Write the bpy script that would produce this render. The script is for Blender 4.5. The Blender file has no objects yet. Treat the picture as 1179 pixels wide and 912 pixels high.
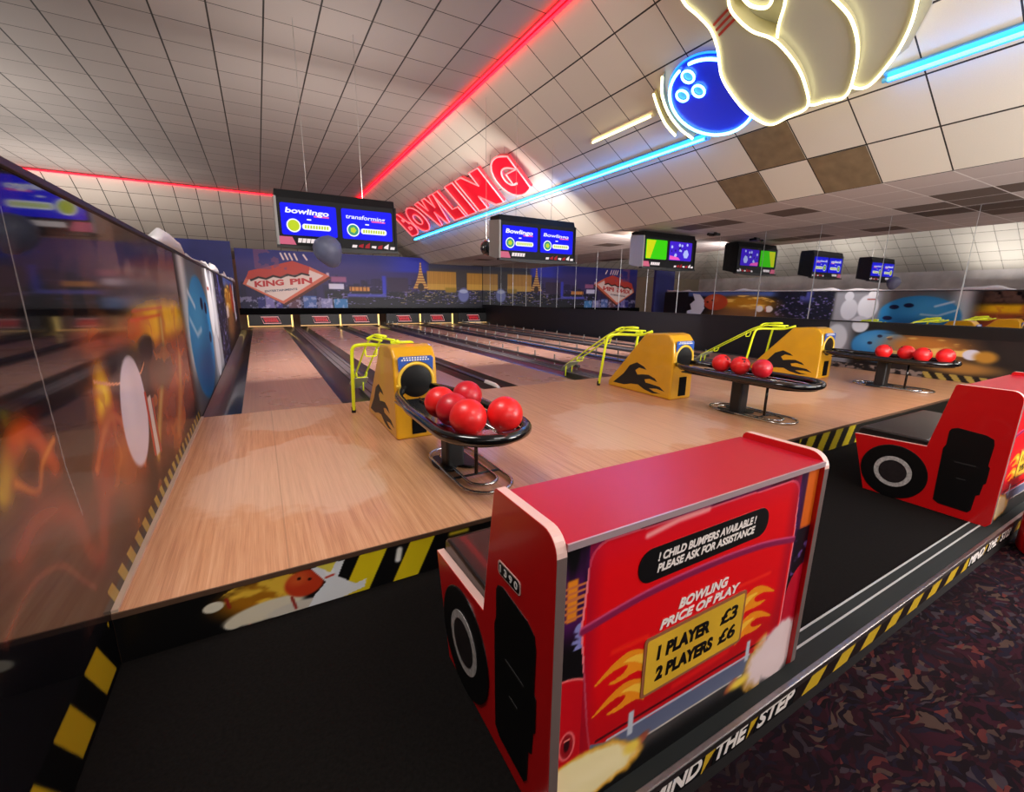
import bpy, bmesh, math, random
import numpy as np
from mathutils import Vector, Matrix
random.seed(7)
PI = math.pi
SC = bpy.context.scene
COL = SC.collection

# ------------------------------------------------------------------ colour + materials
def lin(c):
    return tuple((x / 12.92 if x <= 0.04045 else ((x + 0.055) / 1.055) ** 2.4) for x in c)
def rgb(r, g, b):
    return lin((r / 255, g / 255, b / 255))
MATS = {}
def mat(name, c, rough=0.5, metal=0.0, coat=0.0, emit=None, es=0.0, spec=0.5, noise=0.0, nscale=20.0, alpha=1.0, bump=0.0):
    """procedural principled material; a little colour noise keeps surfaces from being flat"""
    if name in MATS: return MATS[name]
    m = bpy.data.materials.new(name); m.use_nodes = True
    nt = m.node_tree; b = nt.nodes['Principled BSDF']
    b.inputs['Base Color'].default_value = (*c, 1)
    b.inputs['Roughness'].default_value = rough
    b.inputs['Metallic'].default_value = metal
    b.inputs['Coat Weight'].default_value = coat
    b.inputs['Coat Roughness'].default_value = 0.04
    b.inputs['Specular IOR Level'].default_value = spec
    b.inputs['Alpha'].default_value = alpha
    if emit:
        b.inputs['Emission Color'].default_value = (*emit, 1)
        b.inputs['Emission Strength'].default_value = es
    if noise > 0 or bump > 0:
        tc = nt.nodes.new('ShaderNodeTexCoord'); n = nt.nodes.new('ShaderNodeTexNoise')
        n.inputs['Scale'].default_value = nscale; n.inputs['Detail'].default_value = 4
        nt.links.new(tc.outputs['Object'], n.inputs['Vector'])
        if noise > 0:
            r = nt.nodes.new('ShaderNodeValToRGB')
            r.color_ramp.elements[0].position = 0.3; r.color_ramp.elements[1].position = 0.7
            r.color_ramp.elements[0].color = (*[x * (1 - noise) for x in c], 1)
            r.color_ramp.elements[1].color = (*[min(1, x * (1 + noise)) for x in c], 1)
            nt.links.new(n.outputs['Fac'], r.inputs['Fac']); nt.links.new(r.outputs['Color'], b.inputs['Base Color'])
        if bump > 0:
            bp = nt.nodes.new('ShaderNodeBump'); bp.inputs['Strength'].default_value = bump
            nt.links.new(n.outputs['Fac'], bp.inputs['Height']); nt.links.new(bp.outputs['Normal'], b.inputs['Normal'])
    MATS[name] = m
    return m
def print_mat(name, rough=0.25, coat=0.0, es=0.0, ior=1.5, spec=0.5):
    """printed graphics: colour stored on the mesh"""
    if name in MATS: return MATS[name]
    m = bpy.data.materials.new(name); m.use_nodes = True
    nt = m.node_tree; b = nt.nodes['Principled BSDF']
    a = nt.nodes.new('ShaderNodeVertexColor'); a.layer_name = 'Col'
    nt.links.new(a.outputs['Color'], b.inputs['Base Color'])
    b.inputs['Roughness'].default_value = rough; b.inputs['Coat Weight'].default_value = coat
    b.inputs['Coat Roughness'].default_value = 0.02; b.inputs['IOR'].default_value = ior
    b.inputs['Specular IOR Level'].default_value = spec
    if es:
        nt.links.new(a.outputs['Color'], b.inputs['Emission Color']); b.inputs['Emission Strength'].default_value = es
        b.inputs['Base Color'].default_value = (0.01, 0.01, 0.02, 1)
        for l in list(b.inputs['Base Color'].links): nt.links.remove(l)
    MATS[name] = m
    return m
class NT:
    """tiny node-graph writer"""
    def __init__(s, m): s.t = m.node_tree; s.b = s.t.nodes['Principled BSDF']
    def n(s, typ, **kw):
        x = s.t.nodes.new(typ)
        for k, v in kw.items(): setattr(x, k, v)
        return x
    def l(s, a, b): s.t.links.new(a, b)
    def m(s, op, a, b=None, c=None):
        x = s.n('ShaderNodeMath', operation=op)
        for i, v in enumerate((a, b, c)):
            if v is None: continue
            if isinstance(v, (int, float)): x.inputs[i].default_value = v
            else: s.l(v, x.inputs[i])
        return x.outputs[0]
    def mix(s, f, a, b):
        x = s.n('ShaderNodeMix', data_type='RGBA')
        for sock, v in ((x.inputs['Factor'], f), (x.inputs['A'], a), (x.inputs['B'], b)):
            if isinstance(v, (int, float)): sock.default_value = v
            elif isinstance(v, tuple): sock.default_value = (*v, 1) if len(v) == 3 else v
            else: s.l(v, sock)
        return x.outputs['Result']

def tile_mat(name, pu, ou, pv, ov, wu, wv, base, line, rough=0.7, var=0.06, brown=0.0, browncol=None):
    m = bpy.data.materials.new(name); m.use_nodes = True; g = NT(m)
    uv = g.n('ShaderNodeUVMap'); uv.uv_map = 'UVMap'
    sp = g.n('ShaderNodeSeparateXYZ'); g.l(uv.outputs[0], sp.inputs[0])
    u = g.m('DIVIDE', g.m('SUBTRACT', sp.outputs[0], ou), pu); v = g.m('DIVIDE', g.m('SUBTRACT', sp.outputs[1], ov), pv)
    fu = g.m('FRACT', u); fv = g.m('FRACT', v)
    du = g.m('MINIMUM', fu, g.m('SUBTRACT', 1.0, fu)); dv = g.m('MINIMUM', fv, g.m('SUBTRACT', 1.0, fv))
    lu = g.m('LESS_THAN', du, wu / pu / 2); lv = g.m('LESS_THAN', dv, wv / pv / 2)
    ln = g.m('MAXIMUM', lu, lv)
    cmb = g.n('ShaderNodeCombineXYZ'); g.l(g.m('FLOOR', u), cmb.inputs[0]); g.l(g.m('FLOOR', v), cmb.inputs[1])
    wn = g.n('ShaderNodeTexWhiteNoise', noise_dimensions='3D'); g.l(cmb.outputs[0], wn.inputs[0])
    val = g.m('MULTIPLY_ADD', wn.outputs['Value'], var * 2, 1 - var)
    sp2 = g.n('ShaderNodeTexNoise'); sp2.inputs['Scale'].default_value = 120.0; g.l(uv.outputs[0], sp2.inputs['Vector'])
    val = g.m('MULTIPLY', val, g.m('MULTIPLY_ADD', sp2.outputs['Fac'], 0.12, 0.94))
    hs = g.n('ShaderNodeHueSaturation'); hs.inputs['Color'].default_value = (*base, 1); g.l(val, hs.inputs['Value'])
    c = hs.outputs['Color']
    if brown:
        cmb2 = g.n('ShaderNodeVectorMath', operation='ADD'); g.l(cmb.outputs[0], cmb2.inputs[0]); cmb2.inputs[1].default_value = (7.3, 3.1, 0)
        w2 = g.n('ShaderNodeTexWhiteNoise', noise_dimensions='3D'); g.l(cmb2.outputs[0], w2.inputs[0])
        c = g.mix(g.m('LESS_THAN', w2.outputs['Value'], brown), c, browncol)
    g.l(g.mix(ln, c, line), g.b.inputs['Base Color']); g.b.inputs['Roughness'].default_value = rough
    MATS[name] = m
    return m
def hazard_mat(name, period, slope, ya=(0.75, 0.55, 0.02), ba=(0.012, 0.011, 0.01), axis=0, rough=0.35):
    m = bpy.data.materials.new(name); m.use_nodes = True; g = NT(m)
    tc = g.n('ShaderNodeTexCoord'); sp = g.n('ShaderNodeSeparateXYZ'); g.l(tc.outputs['Object'], sp.inputs[0])
    f = g.m('FRACT', g.m('DIVIDE', g.m('MULTIPLY_ADD', sp.outputs[2], slope, sp.outputs[axis]), period))
    nz = g.n('ShaderNodeTexNoise'); nz.inputs['Scale'].default_value = 60
    g.l(tc.outputs['Object'], nz.inputs['Vector'])
    yy = g.mix(g.m('MULTIPLY', nz.outputs['Fac'], 0.4), ya, tuple(x * 0.7 for x in ya))
    g.l(g.mix(g.m('GREATER_THAN', f, 0.5), ba, yy), g.b.inputs['Base Color']); g.b.inputs['Roughness'].default_value = rough
    MATS[name] = m
    return m
def wood_mat(name, c0, c1, c2, rough, sx=9.0, sy=0.35, coat=0.0, plank=0.0, haze=None, grain=0.45):
    m = bpy.data.materials.new(name); m.use_nodes = True; g = NT(m)
    tc = g.n('ShaderNodeTexCoord'); mp = g.n('ShaderNodeMapping'); g.l(tc.outputs['Object'], mp.inputs[0])
    mp.inputs['Scale'].default_value = (sx, sy, 1)
    n1 = g.n('ShaderNodeTexNoise'); n1.inputs['Scale'].default_value = 4.0; n1.inputs['Detail'].default_value = 6; n1.inputs['Roughness'].default_value = 0.65
    g.l(mp.outputs[0], n1.inputs['Vector'])
    mp2 = g.n('ShaderNodeMapping'); g.l(tc.outputs['Object'], mp2.inputs[0]); mp2.inputs['Scale'].default_value = (sx * 9, sy * 2.5, 1)
    n2 = g.n('ShaderNodeTexNoise'); n2.inputs['Scale'].default_value = 5.0; n2.inputs['Detail'].default_value = 3
    g.l(mp2.outputs[0], n2.inputs['Vector'])
    f = g.m('MULTIPLY_ADD', n2.outputs['Fac'], grain, g.m('MULTIPLY_ADD', n1.outputs['Fac'], 0.6, (0.45 - grain) * 0.5))
    r = g.n('ShaderNodeValToRGB'); e = r.color_ramp.elements
    e[0].position = 0.36; e[0].color = (*c0, 1); e[1].position = 0.72; e[1].color = (*c2, 1)
    k = e.new(0.53); k.color = (*c1, 1)
    g.l(f, r.inputs['Fac'])
    n3 = g.n('ShaderNodeTexNoise'); n3.inputs['Scale'].default_value = 1.1; n3.inputs['Detail'].default_value = 3
    g.l(tc.outputs['Object'], n3.inputs['Vector'])
    c = r.outputs['Color']
    if haze:                                          # hazy pale reflections painted into the deck colour
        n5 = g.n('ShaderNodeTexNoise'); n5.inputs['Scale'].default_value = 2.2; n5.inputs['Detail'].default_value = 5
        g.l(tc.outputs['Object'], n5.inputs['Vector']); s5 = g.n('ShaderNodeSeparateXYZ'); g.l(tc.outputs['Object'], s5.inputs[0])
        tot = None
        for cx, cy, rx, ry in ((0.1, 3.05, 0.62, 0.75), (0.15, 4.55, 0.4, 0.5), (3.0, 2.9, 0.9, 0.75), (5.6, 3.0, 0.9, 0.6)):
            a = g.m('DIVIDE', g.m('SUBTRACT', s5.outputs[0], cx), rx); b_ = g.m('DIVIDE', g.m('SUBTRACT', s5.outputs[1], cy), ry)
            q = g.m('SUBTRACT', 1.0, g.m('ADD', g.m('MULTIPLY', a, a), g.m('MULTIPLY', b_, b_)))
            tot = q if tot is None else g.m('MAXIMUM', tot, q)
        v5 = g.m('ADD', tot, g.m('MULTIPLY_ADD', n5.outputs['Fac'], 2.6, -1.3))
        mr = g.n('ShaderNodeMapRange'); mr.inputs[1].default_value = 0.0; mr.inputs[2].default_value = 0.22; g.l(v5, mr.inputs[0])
        c = g.mix(g.m('MULTIPLY', mr.outputs[0], 0.4), c, haze)
    if plank:
        sp = g.n('ShaderNodeSeparateXYZ'); g.l(tc.outputs['Object'], sp.inputs[0])
        fx = g.m('FRACT', g.m('DIVIDE', sp.outputs[0], plank))
        c = g.mix(g.m('MULTIPLY', g.m('LESS_THAN', fx, 0.008), 0.3), c, tuple(x * 0.35 for x in c0))
    g.l(c, g.b.inputs['Base Color'])
    rr = g.m('MULTIPLY_ADD', n3.outputs['Fac'], 0.08, rough - 0.04)
    g.l(rr, g.b.inputs['Roughness'])
    g.b.inputs['Coat Weight'].default_value = coat; g.b.inputs['Coat Roughness'].default_value = 0.12
    MATS[name] = m
    return m

# ------------------------------------------------------------------ object helpers
def thing(name, label, cat, loc=(0, 0, 0), group=None):
    o = bpy.data.objects.new(name, None); COL.objects.link(o)
    o.location = loc; o.empty_display_size = 0.1
    o['label'] = label; o['category'] = cat
    if group: o['group'] = group
    return o
def rootloc(o):
    v = Vector((0, 0, 0))
    while o is not None:
        v += Vector(o.location); o = o.parent
    return v
def link(name, me, ms, parent=None, label=None, cat=None, group=None, kind=None, smooth=None, loc=None):
    """mesh data is in world space; it is re-based on its thing's origin"""
    if not isinstance(ms, (list, tuple)): ms = [ms]
    for m in ms: me.materials.append(m)
    o = bpy.data.objects.new(name, me); COL.objects.link(o)
    if parent is not None:
        me.transform(Matrix.Translation(-rootloc(parent))); o.parent = parent
    elif loc is not None:
        me.transform(Matrix.Translation(-Vector(loc))); o.location = loc
    if label: o['label'] = label
    if cat: o['category'] = cat
    if group: o['group'] = group
    if kind: o['kind'] = kind
    if smooth:
        me.polygons.foreach_set('use_smooth', [True] * len(me.polygons))
        if smooth != 'all':
            try: me.set_sharp_from_angle(angle=math.radians(smooth))
            except Exception: pass
    return o
def dup(root, off, label, group=None):
    r = root.copy(); COL.objects.link(r); r.location = Vector(root.location) + Vector(off); r['label'] = label
    if group: r['group'] = group
    def rec(a, b):
        for ch in a.children:
            c = ch.copy(); COL.objects.link(c); c.parent = b
            rec(ch, c)
    rec(root, r)
    return r

class MB:
    """collects primitive shapes into one mesh"""
    def __init__(s): s.v = []; s.f = []; s.mi = []
    def add(s, vs, fs, mi=0):
        k = len(s.v); s.v += [tuple(v) for v in vs]
        s.f += [tuple(i + k for i in f) for f in fs]; s.mi += [mi] * len(fs)
        return s
    def box(s, x0, x1, y0, y1, z0, z1, mi=0):
        vs = [(x, y, z) for x in (x0, x1) for y in (y0, y1) for z in (z0, z1)]
        return s.add(vs, [(0, 1, 3, 2), (4, 6, 7, 5), (0, 4, 5, 1), (2, 3, 7, 6), (0, 2, 6, 4), (1, 5, 7, 3)], mi)
    def quad(s, a, b, c, d, mi=0): return s.add([a, b, c, d], [(0, 1, 2, 3)], mi)
    def prism(s, poly, F, h0, h1, mi=0, side=None):
        """poly: 2-D outline in frame F=(o,u,v,n), extruded from h0 to h1 along n"""
        o, u, v, n = F; k = len(poly)
        P = lambda a, b, h: tuple(o + u * a + v * b + n * h)
        vs = [P(a, b, h0) for a, b in poly] + [P(a, b, h1) for a, b in poly]
        base = len(s.v); s.add(vs, [tuple(range(k - 1, -1, -1)), tuple(range(k, 2 * k))], mi)
        fs = [(i, (i + 1) % k, k + (i + 1) % k, k + i) for i in range(k)]
        s.f += [tuple(base + j for j in f) for f in fs]; s.mi += [mi if side is None else side] * k
        return s
    def tube(s, path, r, seg=10, closed=False, mi=0, caps=True):
        P = [Vector(p) for p in path]; n = len(P)
        rr = r if isinstance(r, (list, tuple)) else [r] * n
        up = None; rings = []
        for i in range(n):
            if closed: d = P[(i + 1) % n] - P[i - 1]
            else: d = P[min(i + 1, n - 1)] - P[max(i - 1, 0)]
            d = d.normalized() if d.length > 1e-9 else Vector((0, 0, 1))
            if up is None:
                a = Vector((0, 0, 1)) if abs(d.z) < 0.9 else Vector((1, 0, 0))
                up = (a - d * a.dot(d)).normalized()
            else:
                up = up - d * up.dot(d)
                up = up.normalized() if up.length > 1e-6 else d.orthogonal().normalized()
            w = d.cross(up)
            rings.append([tuple(P[i] + (up * math.cos(2 * PI * j / seg) + w * math.sin(2 * PI * j / seg)) * rr[i]) for j in range(seg)])
        vs = [p for q in rings for p in q]; fs = []
        for i in range(n if closed else n - 1):
            a, b = i * seg, ((i + 1) % n) * seg
            fs += [(a + j, a + (j + 1) % seg, b + (j + 1) % seg, b + j) for j in range(seg)]
        if not closed and caps: fs += [tuple(range(seg - 1, -1, -1)), tuple(range((n - 1) * seg, n * seg))]
        return s.add(vs, fs, mi)
    def lathe(s, prof, c, axis=(0, 0, 1), seg=32, mi=0):
        """prof: (radius, height) pairs turned about axis through c"""
        ax = Vector(axis).normalized(); a = ax.orthogonal().normalized(); b = ax.cross(a); c = Vector(c)
        vs = []; m = len(prof)
        for r, h in prof:
            for j in range(seg):
                t = 2 * PI * j / seg
                vs.append(tuple(c + ax * h + (a * math.cos(t) + b * math.sin(t)) * max(r, 1e-5)))
        fs = [(i * seg + j, i * seg + (j + 1) % seg, (i + 1) * seg + (j + 1) % seg, (i + 1) * seg + j) for i in range(m - 1) for j in range(seg)]
        fs += [tuple(range(seg - 1, -1, -1)), tuple(range((m - 1) * seg, m * seg))]
        return s.add(vs, fs, mi)
    def mesh(s, fix=True):
        me = bpy.data.meshes.new('m'); me.from_pydata(s.v, [], s.f)
        me.polygons.foreach_set('material_index', s.mi)
        if fix:
            bm = bmesh.new(); bm.from_mesh(me); bmesh.ops.recalc_face_normals(bm, faces=bm.faces); bm.to_mesh(me); bm.free()
        me.update()
        return me
    def build(s, name, ms, parent=None, bevel=0, **kw):
        o = link(name, s.mesh(), ms, parent, **kw)
        if bevel:
            md = o.modifiers.new('bevel', 'BEVEL'); md.width = bevel; md.segments = 3; md.limit_method = 'ANGLE'; md.angle_limit = 0.6
        return o
def frame(o, u, v):
    u = Vector(u).normalized(); v = Vector(v).normalized()
    return (Vector(o), u, v, u.cross(v))
def arc(cx, cy, r, a0, a1, n, ry=None):
    ry = r if ry is None else ry
    return [(cx + r * math.cos(a0 + (a1 - a0) * i / (n - 1)), cy + ry * math.sin(a0 + (a1 - a0) * i / (n - 1))) for i in range(n)]
def rrect(x0, x1, y0, y1, r, n=6):
    return arc(x1 - r, y1 - r, r, 0, PI / 2, n) + arc(x0 + r, y1 - r, r, PI / 2, PI, n) + arc(x0 + r, y0 + r, r, PI, 1.5 * PI, n) + arc(x1 - r, y0 + r, r, 1.5 * PI, 2 * PI, n)
def spline(pts, n=8, closed=False):
    """Catmull-Rom through points of any dimension"""
    P = [np.array(p, float) for p in pts]; m = len(P); out = []
    for i in range(m if closed else m - 1):
        p0 = P[(i - 1) % m] if closed or i > 0 else P[0]; p1 = P[i]; p2 = P[(i + 1) % m]
        p3 = P[(i + 2) % m] if closed or i + 2 < m else P[-1]
        for k in range(n):
            t = k / n
            out.append(tuple(0.5 * (2 * p1 + (p2 - p0) * t + (2 * p0 - 5 * p1 + 4 * p2 - p3) * t * t + (3 * p1 - p0 - 3 * p2 + p3) * t ** 3)))
    if not closed: out.append(tuple(P[-1]))
    return out
def fillet(pts, r, n=5):
    """round the inner corners of a 3-D polyline"""
    P = [Vector(p) for p in pts]; out = [P[0]]
    for i in range(1, len(P) - 1):
        a, b, c = P[i - 1], P[i], P[i + 1]
        d1 = (a - b); d2 = (c - b); k = min(r, d1.length * 0.45, d2.length * 0.45)
        p, q = b + d1.normalized() * k, b + d2.normalized() * k
        for j in range(n + 1):
            t = j / n; out.append(p * (1 - t) ** 2 + b * 2 * t * (1 - t) + q * t * t)
    out.append(P[-1])
    return [tuple(p) for p in out]

# ------------------------------------------------------------------ printed panels
RNG = np.random.RandomState(5)
NG = [RNG.rand(64, 64) for _ in range(8)]
def vnoise(x, y, k=0):
    g = NG[k % 8]; xi = np.floor(x).astype(int); yi = np.floor(y).astype(int); fx = x - xi; fy = y - yi
    fx = fx * fx * (3 - 2 * fx); fy = fy * fy * (3 - 2 * fy)
    G = lambda a, b: g[a % 64, b % 64]
    return (G(xi, yi) * (1 - fx) + G(xi + 1, yi) * fx) * (1 - fy) + (G(xi, yi + 1) * (1 - fx) + G(xi + 1, yi + 1) * fx) * fy
def fbm(x, y, k=0, o=4):
    s = 0; a = 0.5
    for i in range(o): s = s + a * vnoise(x * 2 ** i + 7.7 * i, y * 2 ** i + 3.1 * i, k + i); a *= 0.5
    return s / (1 - 0.5 ** o)
def sst(a, b, x):
    t = np.clip((x - a) / (b - a), 0, 1); return t * t * (3 - 2 * t)
class Canvas:
    def __init__(s, U, V, c): s.U = U; s.V = V; s.C = np.ones(U.shape + (3,)) * np.array(c) / 255
    def put(s, m, c):
        c = np.array(c, float) / 255 if not isinstance(c, np.ndarray) else c
        m = np.clip(m, 0, 1)[..., None]; s.C = s.C * (1 - m) + c * m
    def ell(s, cx, cy, rx, ry, c, soft=0.05, rot=0.0, op=1.0):
        a, b = s.U - cx, s.V - cy; ca, sa = math.cos(rot), math.sin(rot)
        d = np.sqrt(((a * ca + b * sa) / rx) ** 2 + ((b * ca - a * sa) / ry) ** 2)
        s.put((1 - sst(1 - soft, 1 + soft, d)) * op, c); return d
    def rect(s, x0, x1, y0, y1, c, soft=0.004, op=1.0):
        m = sst(x0 - soft, x0 + soft, s.U) * (1 - sst(x1 - soft, x1 + soft, s.U)) * sst(y0 - soft, y0 + soft, s.V) * (1 - sst(y1 - soft, y1 + soft, s.V))
        s.put(m * op, c)
    def stroke(s, pts, w, c, soft=0.5, op=1.0):
        d = np.full(s.U.shape, 1e9)
        for (x0, y0), (x1, y1) in zip(pts[:-1], pts[1:]):
            dx, dy = x1 - x0, y1 - y0; L = dx * dx + dy * dy + 1e-12
            t = np.clip(((s.U - x0) * dx + (s.V - y0) * dy) / L, 0, 1)
            d = np.minimum(d, np.hypot(s.U - x0 - t * dx, s.V - y0 - t * dy))
        s.put((1 - sst(w * (1 - soft), w * (1 + soft), d)) * op, c)
    def poly(s, pts, c, op=1.0):
        ins = np.zeros(s.U.shape, bool); n = len(pts)
        for i in range(n):
            (x0, y0), (x1, y1) = pts[i], pts[(i + 1) % n]
            if y0 == y1: continue
            cond = ((y0 > s.V) != (y1 > s.V)) & (s.U < (x1 - x0) * (s.V - y0) / (y1 - y0) + x0)
            ins ^= cond
        s.put(ins.astype(float) * op, c)
def print_panel(name, F, us, vs, paint, m, parent=None, thick=0.004, bg=(10, 10, 12), **kw):
    """sheet of thickness `thick` in frame F whose front carries a painted print"""
    o, u, v, n = F; us = np.asarray(us); vs = np.asarray(vs); nu, nv = len(us), len(vs)
    U, V = np.meshgrid(us, vs); cv = Canvas(U, V, bg); paint(cv)
    o_, u_, v_, n_ = (np.array(x) for x in F)
    P = o_ + U[..., None] * u_ + V[..., None] * v_
    vsn = P.reshape(-1, 3)
    ii = np.arange(nu * nv).reshape(nv, nu)
    q = np.stack([ii[:-1, :-1], ii[:-1, 1:], ii[1:, 1:], ii[1:, :-1]], -1).reshape(-1, 4)
    rim = np.concatenate([ii[0, :-1], ii[:-1, -1], ii[-1, :0:-1], ii[:0:-1, 0]])
    back = vsn[rim] - n_ * thick; k = len(rim); b0 = len(vsn)
    bi = b0 + np.arange(k)
    side = np.stack([rim, bi, np.roll(bi, -1), np.roll(rim, -1)], -1)
    allv = np.concatenate([vsn, back])
    me = bpy.data.meshes.new(name)
    faces = np.concatenate([q, side])
    me.from_pydata(allv.tolist(), [], faces.tolist() + [bi[::-1].tolist()])
    c = np.clip(cv.C, 0, 1); c = np.where(c <= 0.04045, c / 12.92, ((c + 0.055) / 1.055) ** 2.4).reshape(-1, 3)
    c = np.concatenate([c, c[rim]]); c4 = np.ones((len(c), 4), np.float32); c4[:, :3] = c
    a = me.color_attributes.new('Col', 'FLOAT_COLOR', 'POINT'); a.data.foreach_set('color', c4.ravel())
    me.update()
    return link(name, me, m, parent, **kw)

# ------------------------------------------------------------------ lettering
_txt = {}
def glyphs(s, bold=0.0, shear=0.0, space=1.0):
    key = (s, bold, shear, space)
    if key not in _txt:
        cu = bpy.data.curves.new('t', 'FONT'); cu.body = s; cu.size = 1; cu.offset = bold; cu.shear = shear; cu.resolution_u = 5
        cu.space_character = space; cu.fill_mode = 'BOTH'; cu.extrude = 0
        ob = bpy.data.objects.new('t', cu); COL.objects.link(ob)
        bpy.context.view_layer.update()
        me = bpy.data.meshes.new_from_object(ob.evaluated_get(bpy.context.evaluated_depsgraph_get()))
        bpy.data.objects.remove(ob); bpy.data.curves.remove(cu)
        bm = bmesh.new(); bm.from_mesh(me); bmesh.ops.remove_doubles(bm, verts=bm.verts, dist=1e-4)
        vs = [tuple(v.co[:2]) for v in bm.verts]; fs = [tuple(v.index for v in f.verts) for f in bm.faces]
        bm.free(); bpy.data.meshes.remove(me)
        x0 = min(v[0] for v in vs); x1 = max(v[0] for v in vs); y0 = min(v[1] for v in vs); y1 = max(v[1] for v in vs)
        _txt[key] = ([((a - x0) / (x1 - x0), (b - y0) / (y1 - y0)) for a, b in vs], fs)
    return _txt[key]
def lettering(mb, s, F, x0, x1, y0, y1, h0=0.0, h1=0.001, mi=0, side=None, bold=0.02, shear=0.0, slope=0.0, space=1.0):
    """text stretched into the box x0..x1, y0..y1 of frame F, extruded from h0 to h1"""
    vs, fs = glyphs(s, bold, shear, space); o, u, v, n = F
    P = lambda a, b, h: tuple(o + u * (x0 + a * (x1 - x0)) + v * (y0 + b * (y1 - y0) + slope * a * (x1 - x0)) + n * h)
    k = len(vs); top = [P(a, b, h1) for a, b in vs]; bot = [P(a, b, h0) for a, b in vs]
    mb.add(top + bot, [tuple(f) for f in fs] + [tuple(i + k for i in f[::-1]) for f in fs], mi)
    ed = {}
    for f in fs:
        for i in range(len(f)):
            a, b = f[i], f[(i + 1) % len(f)]; ed[(a, b)] = ed.get((a, b), 0) + 1
    be = [(a, b) for (a, b) in ed if (b, a) not in ed]
    base = len(mb.v) - 2 * k
    for a, b in be:
        mb.f.append((base + b, base + a, base + a + k, base + b + k)); mb.mi.append(mi if side is None else side)
    nxt = dict(be); loops = []
    while nxt:
        a = next(iter(nxt)); lp = [a]; b = nxt.pop(a)
        while b != lp[0] and b in nxt: lp.append(b); b = nxt.pop(b)
        loops.append([(x0 + vs[i][0] * (x1 - x0), y0 + vs[i][1] * (y1 - y0)) for i in lp])
    return loops

# ================================================================== SETTING
XL, XR, CZ = -0.573, 8.77, 4.38          # side walls, upper ceiling height (deck top is z = 0)
ZP, ZF = -0.21, -0.38                    # black platform, carpet
SL = math.radians(32.5); SC_, SS_ = math.cos(SL), math.sin(SL)
XT, YT, XTL = 3.30, 17.5, -5.6           # edges of the raised flat ceiling
SLV = 3.6                                # length of a sloped side
ZL = CZ - SLV * SS_                      # lower ceiling
MY = 18.2                                # city mural
black = mat('black_paint', rgb(16, 16, 18), 0.45)
matte_black = mat('matte_black', rgb(11, 11, 13), 0.8, noise=0.2, nscale=30, spec=0.1)
gloss_black = mat('gloss_black', rgb(12, 12, 13), 0.18, coat=0.5)
rubber = mat('black_rubber', rgb(20, 20, 21), 0.55)
chrome = mat('chrome', rgb(190, 188, 184), 0.22, metal=1.0)
alu = mat('aluminium', rgb(140, 134, 132), 0.38, metal=1.0, noise=0.1, nscale=40)
white_paint = mat('white_paint', rgb(225, 222, 218), 0.5)
line_c = rgb(34, 30, 27)
# ---- ceiling
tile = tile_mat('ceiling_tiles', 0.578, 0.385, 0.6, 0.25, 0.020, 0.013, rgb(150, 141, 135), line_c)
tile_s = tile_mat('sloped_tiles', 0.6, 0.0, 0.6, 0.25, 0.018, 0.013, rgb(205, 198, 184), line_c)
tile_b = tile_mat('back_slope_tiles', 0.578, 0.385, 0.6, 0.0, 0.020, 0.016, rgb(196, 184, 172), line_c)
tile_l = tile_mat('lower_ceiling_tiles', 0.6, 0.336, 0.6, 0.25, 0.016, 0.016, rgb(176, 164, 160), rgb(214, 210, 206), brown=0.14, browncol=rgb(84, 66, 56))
brown_tile = mat('stained_tile', rgb(118, 100, 74), 0.7, noise=0.15, nscale=8)
def uvmesh(polys, th=0.0):
    me = bpy.data.meshes.new('c'); v = []; f = []; uvs = []; mi = []
    for pts, uv, k in polys:
        b = len(v); v += pts; f.append(tuple(range(b, b + len(pts)))); uvs += uv; mi.append(k)
    me.from_pydata(v, [], f); me.polygons.foreach_set('material_index', mi)
    l = me.uv_layers.new(name='UVMap')
    l.data.foreach_set('uv', [c for u in uvs for c in u])
    return me
Y0 = -5.0
def P_r(v, y): return (XT + v * SC_, y, CZ - v * SS_)
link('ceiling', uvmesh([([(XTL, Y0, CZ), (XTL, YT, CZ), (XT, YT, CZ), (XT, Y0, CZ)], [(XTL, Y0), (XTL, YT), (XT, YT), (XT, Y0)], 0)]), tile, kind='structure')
d = SLV * SC_
pol = [([P_r(0, Y0), P_r(0, YT), P_r(SLV, YT + d), P_r(SLV, Y0)], [(0, Y0), (0, YT), (SLV, YT + d), (SLV, Y0)], 0)]
for (va, vb, ya, yb) in ((2.4, 3.0, 3.25, 3.85), (3.0, 3.6, 2.65, 3.25), (3.0, 3.6, 3.85, 4.45)):   # three stained tiles
    e = 0.009; dn = Vector((-SS_, 0, -SC_)) * 0.003
    q = [Vector(P_r(va + e, ya + e)), Vector(P_r(va + e, yb - e)), Vector(P_r(vb - e, yb - e)), Vector(P_r(vb - e, ya + e))]
    pol.append(([tuple(p + dn) for p in q], [(0, 0)] * 4, 1))
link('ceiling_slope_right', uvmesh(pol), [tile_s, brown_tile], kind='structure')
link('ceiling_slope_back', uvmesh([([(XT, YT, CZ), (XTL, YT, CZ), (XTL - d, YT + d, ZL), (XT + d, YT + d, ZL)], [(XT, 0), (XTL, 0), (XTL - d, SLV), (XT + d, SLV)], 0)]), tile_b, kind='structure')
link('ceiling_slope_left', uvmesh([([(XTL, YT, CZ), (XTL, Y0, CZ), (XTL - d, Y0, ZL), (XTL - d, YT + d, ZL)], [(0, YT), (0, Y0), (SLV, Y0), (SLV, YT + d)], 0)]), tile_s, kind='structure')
link('ceiling_lower', uvmesh([([(XT + d, Y0, ZL), (XT + d, YT + d, ZL), (XR + 0.1, YT + d, ZL), (XR + 0.1, Y0, ZL)], [(XT + d, Y0), (XT + d, YT + d), (XR + 0.1, YT + d), (XR + 0.1, Y0)], 0)]), tile_l, kind='structure')
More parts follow.
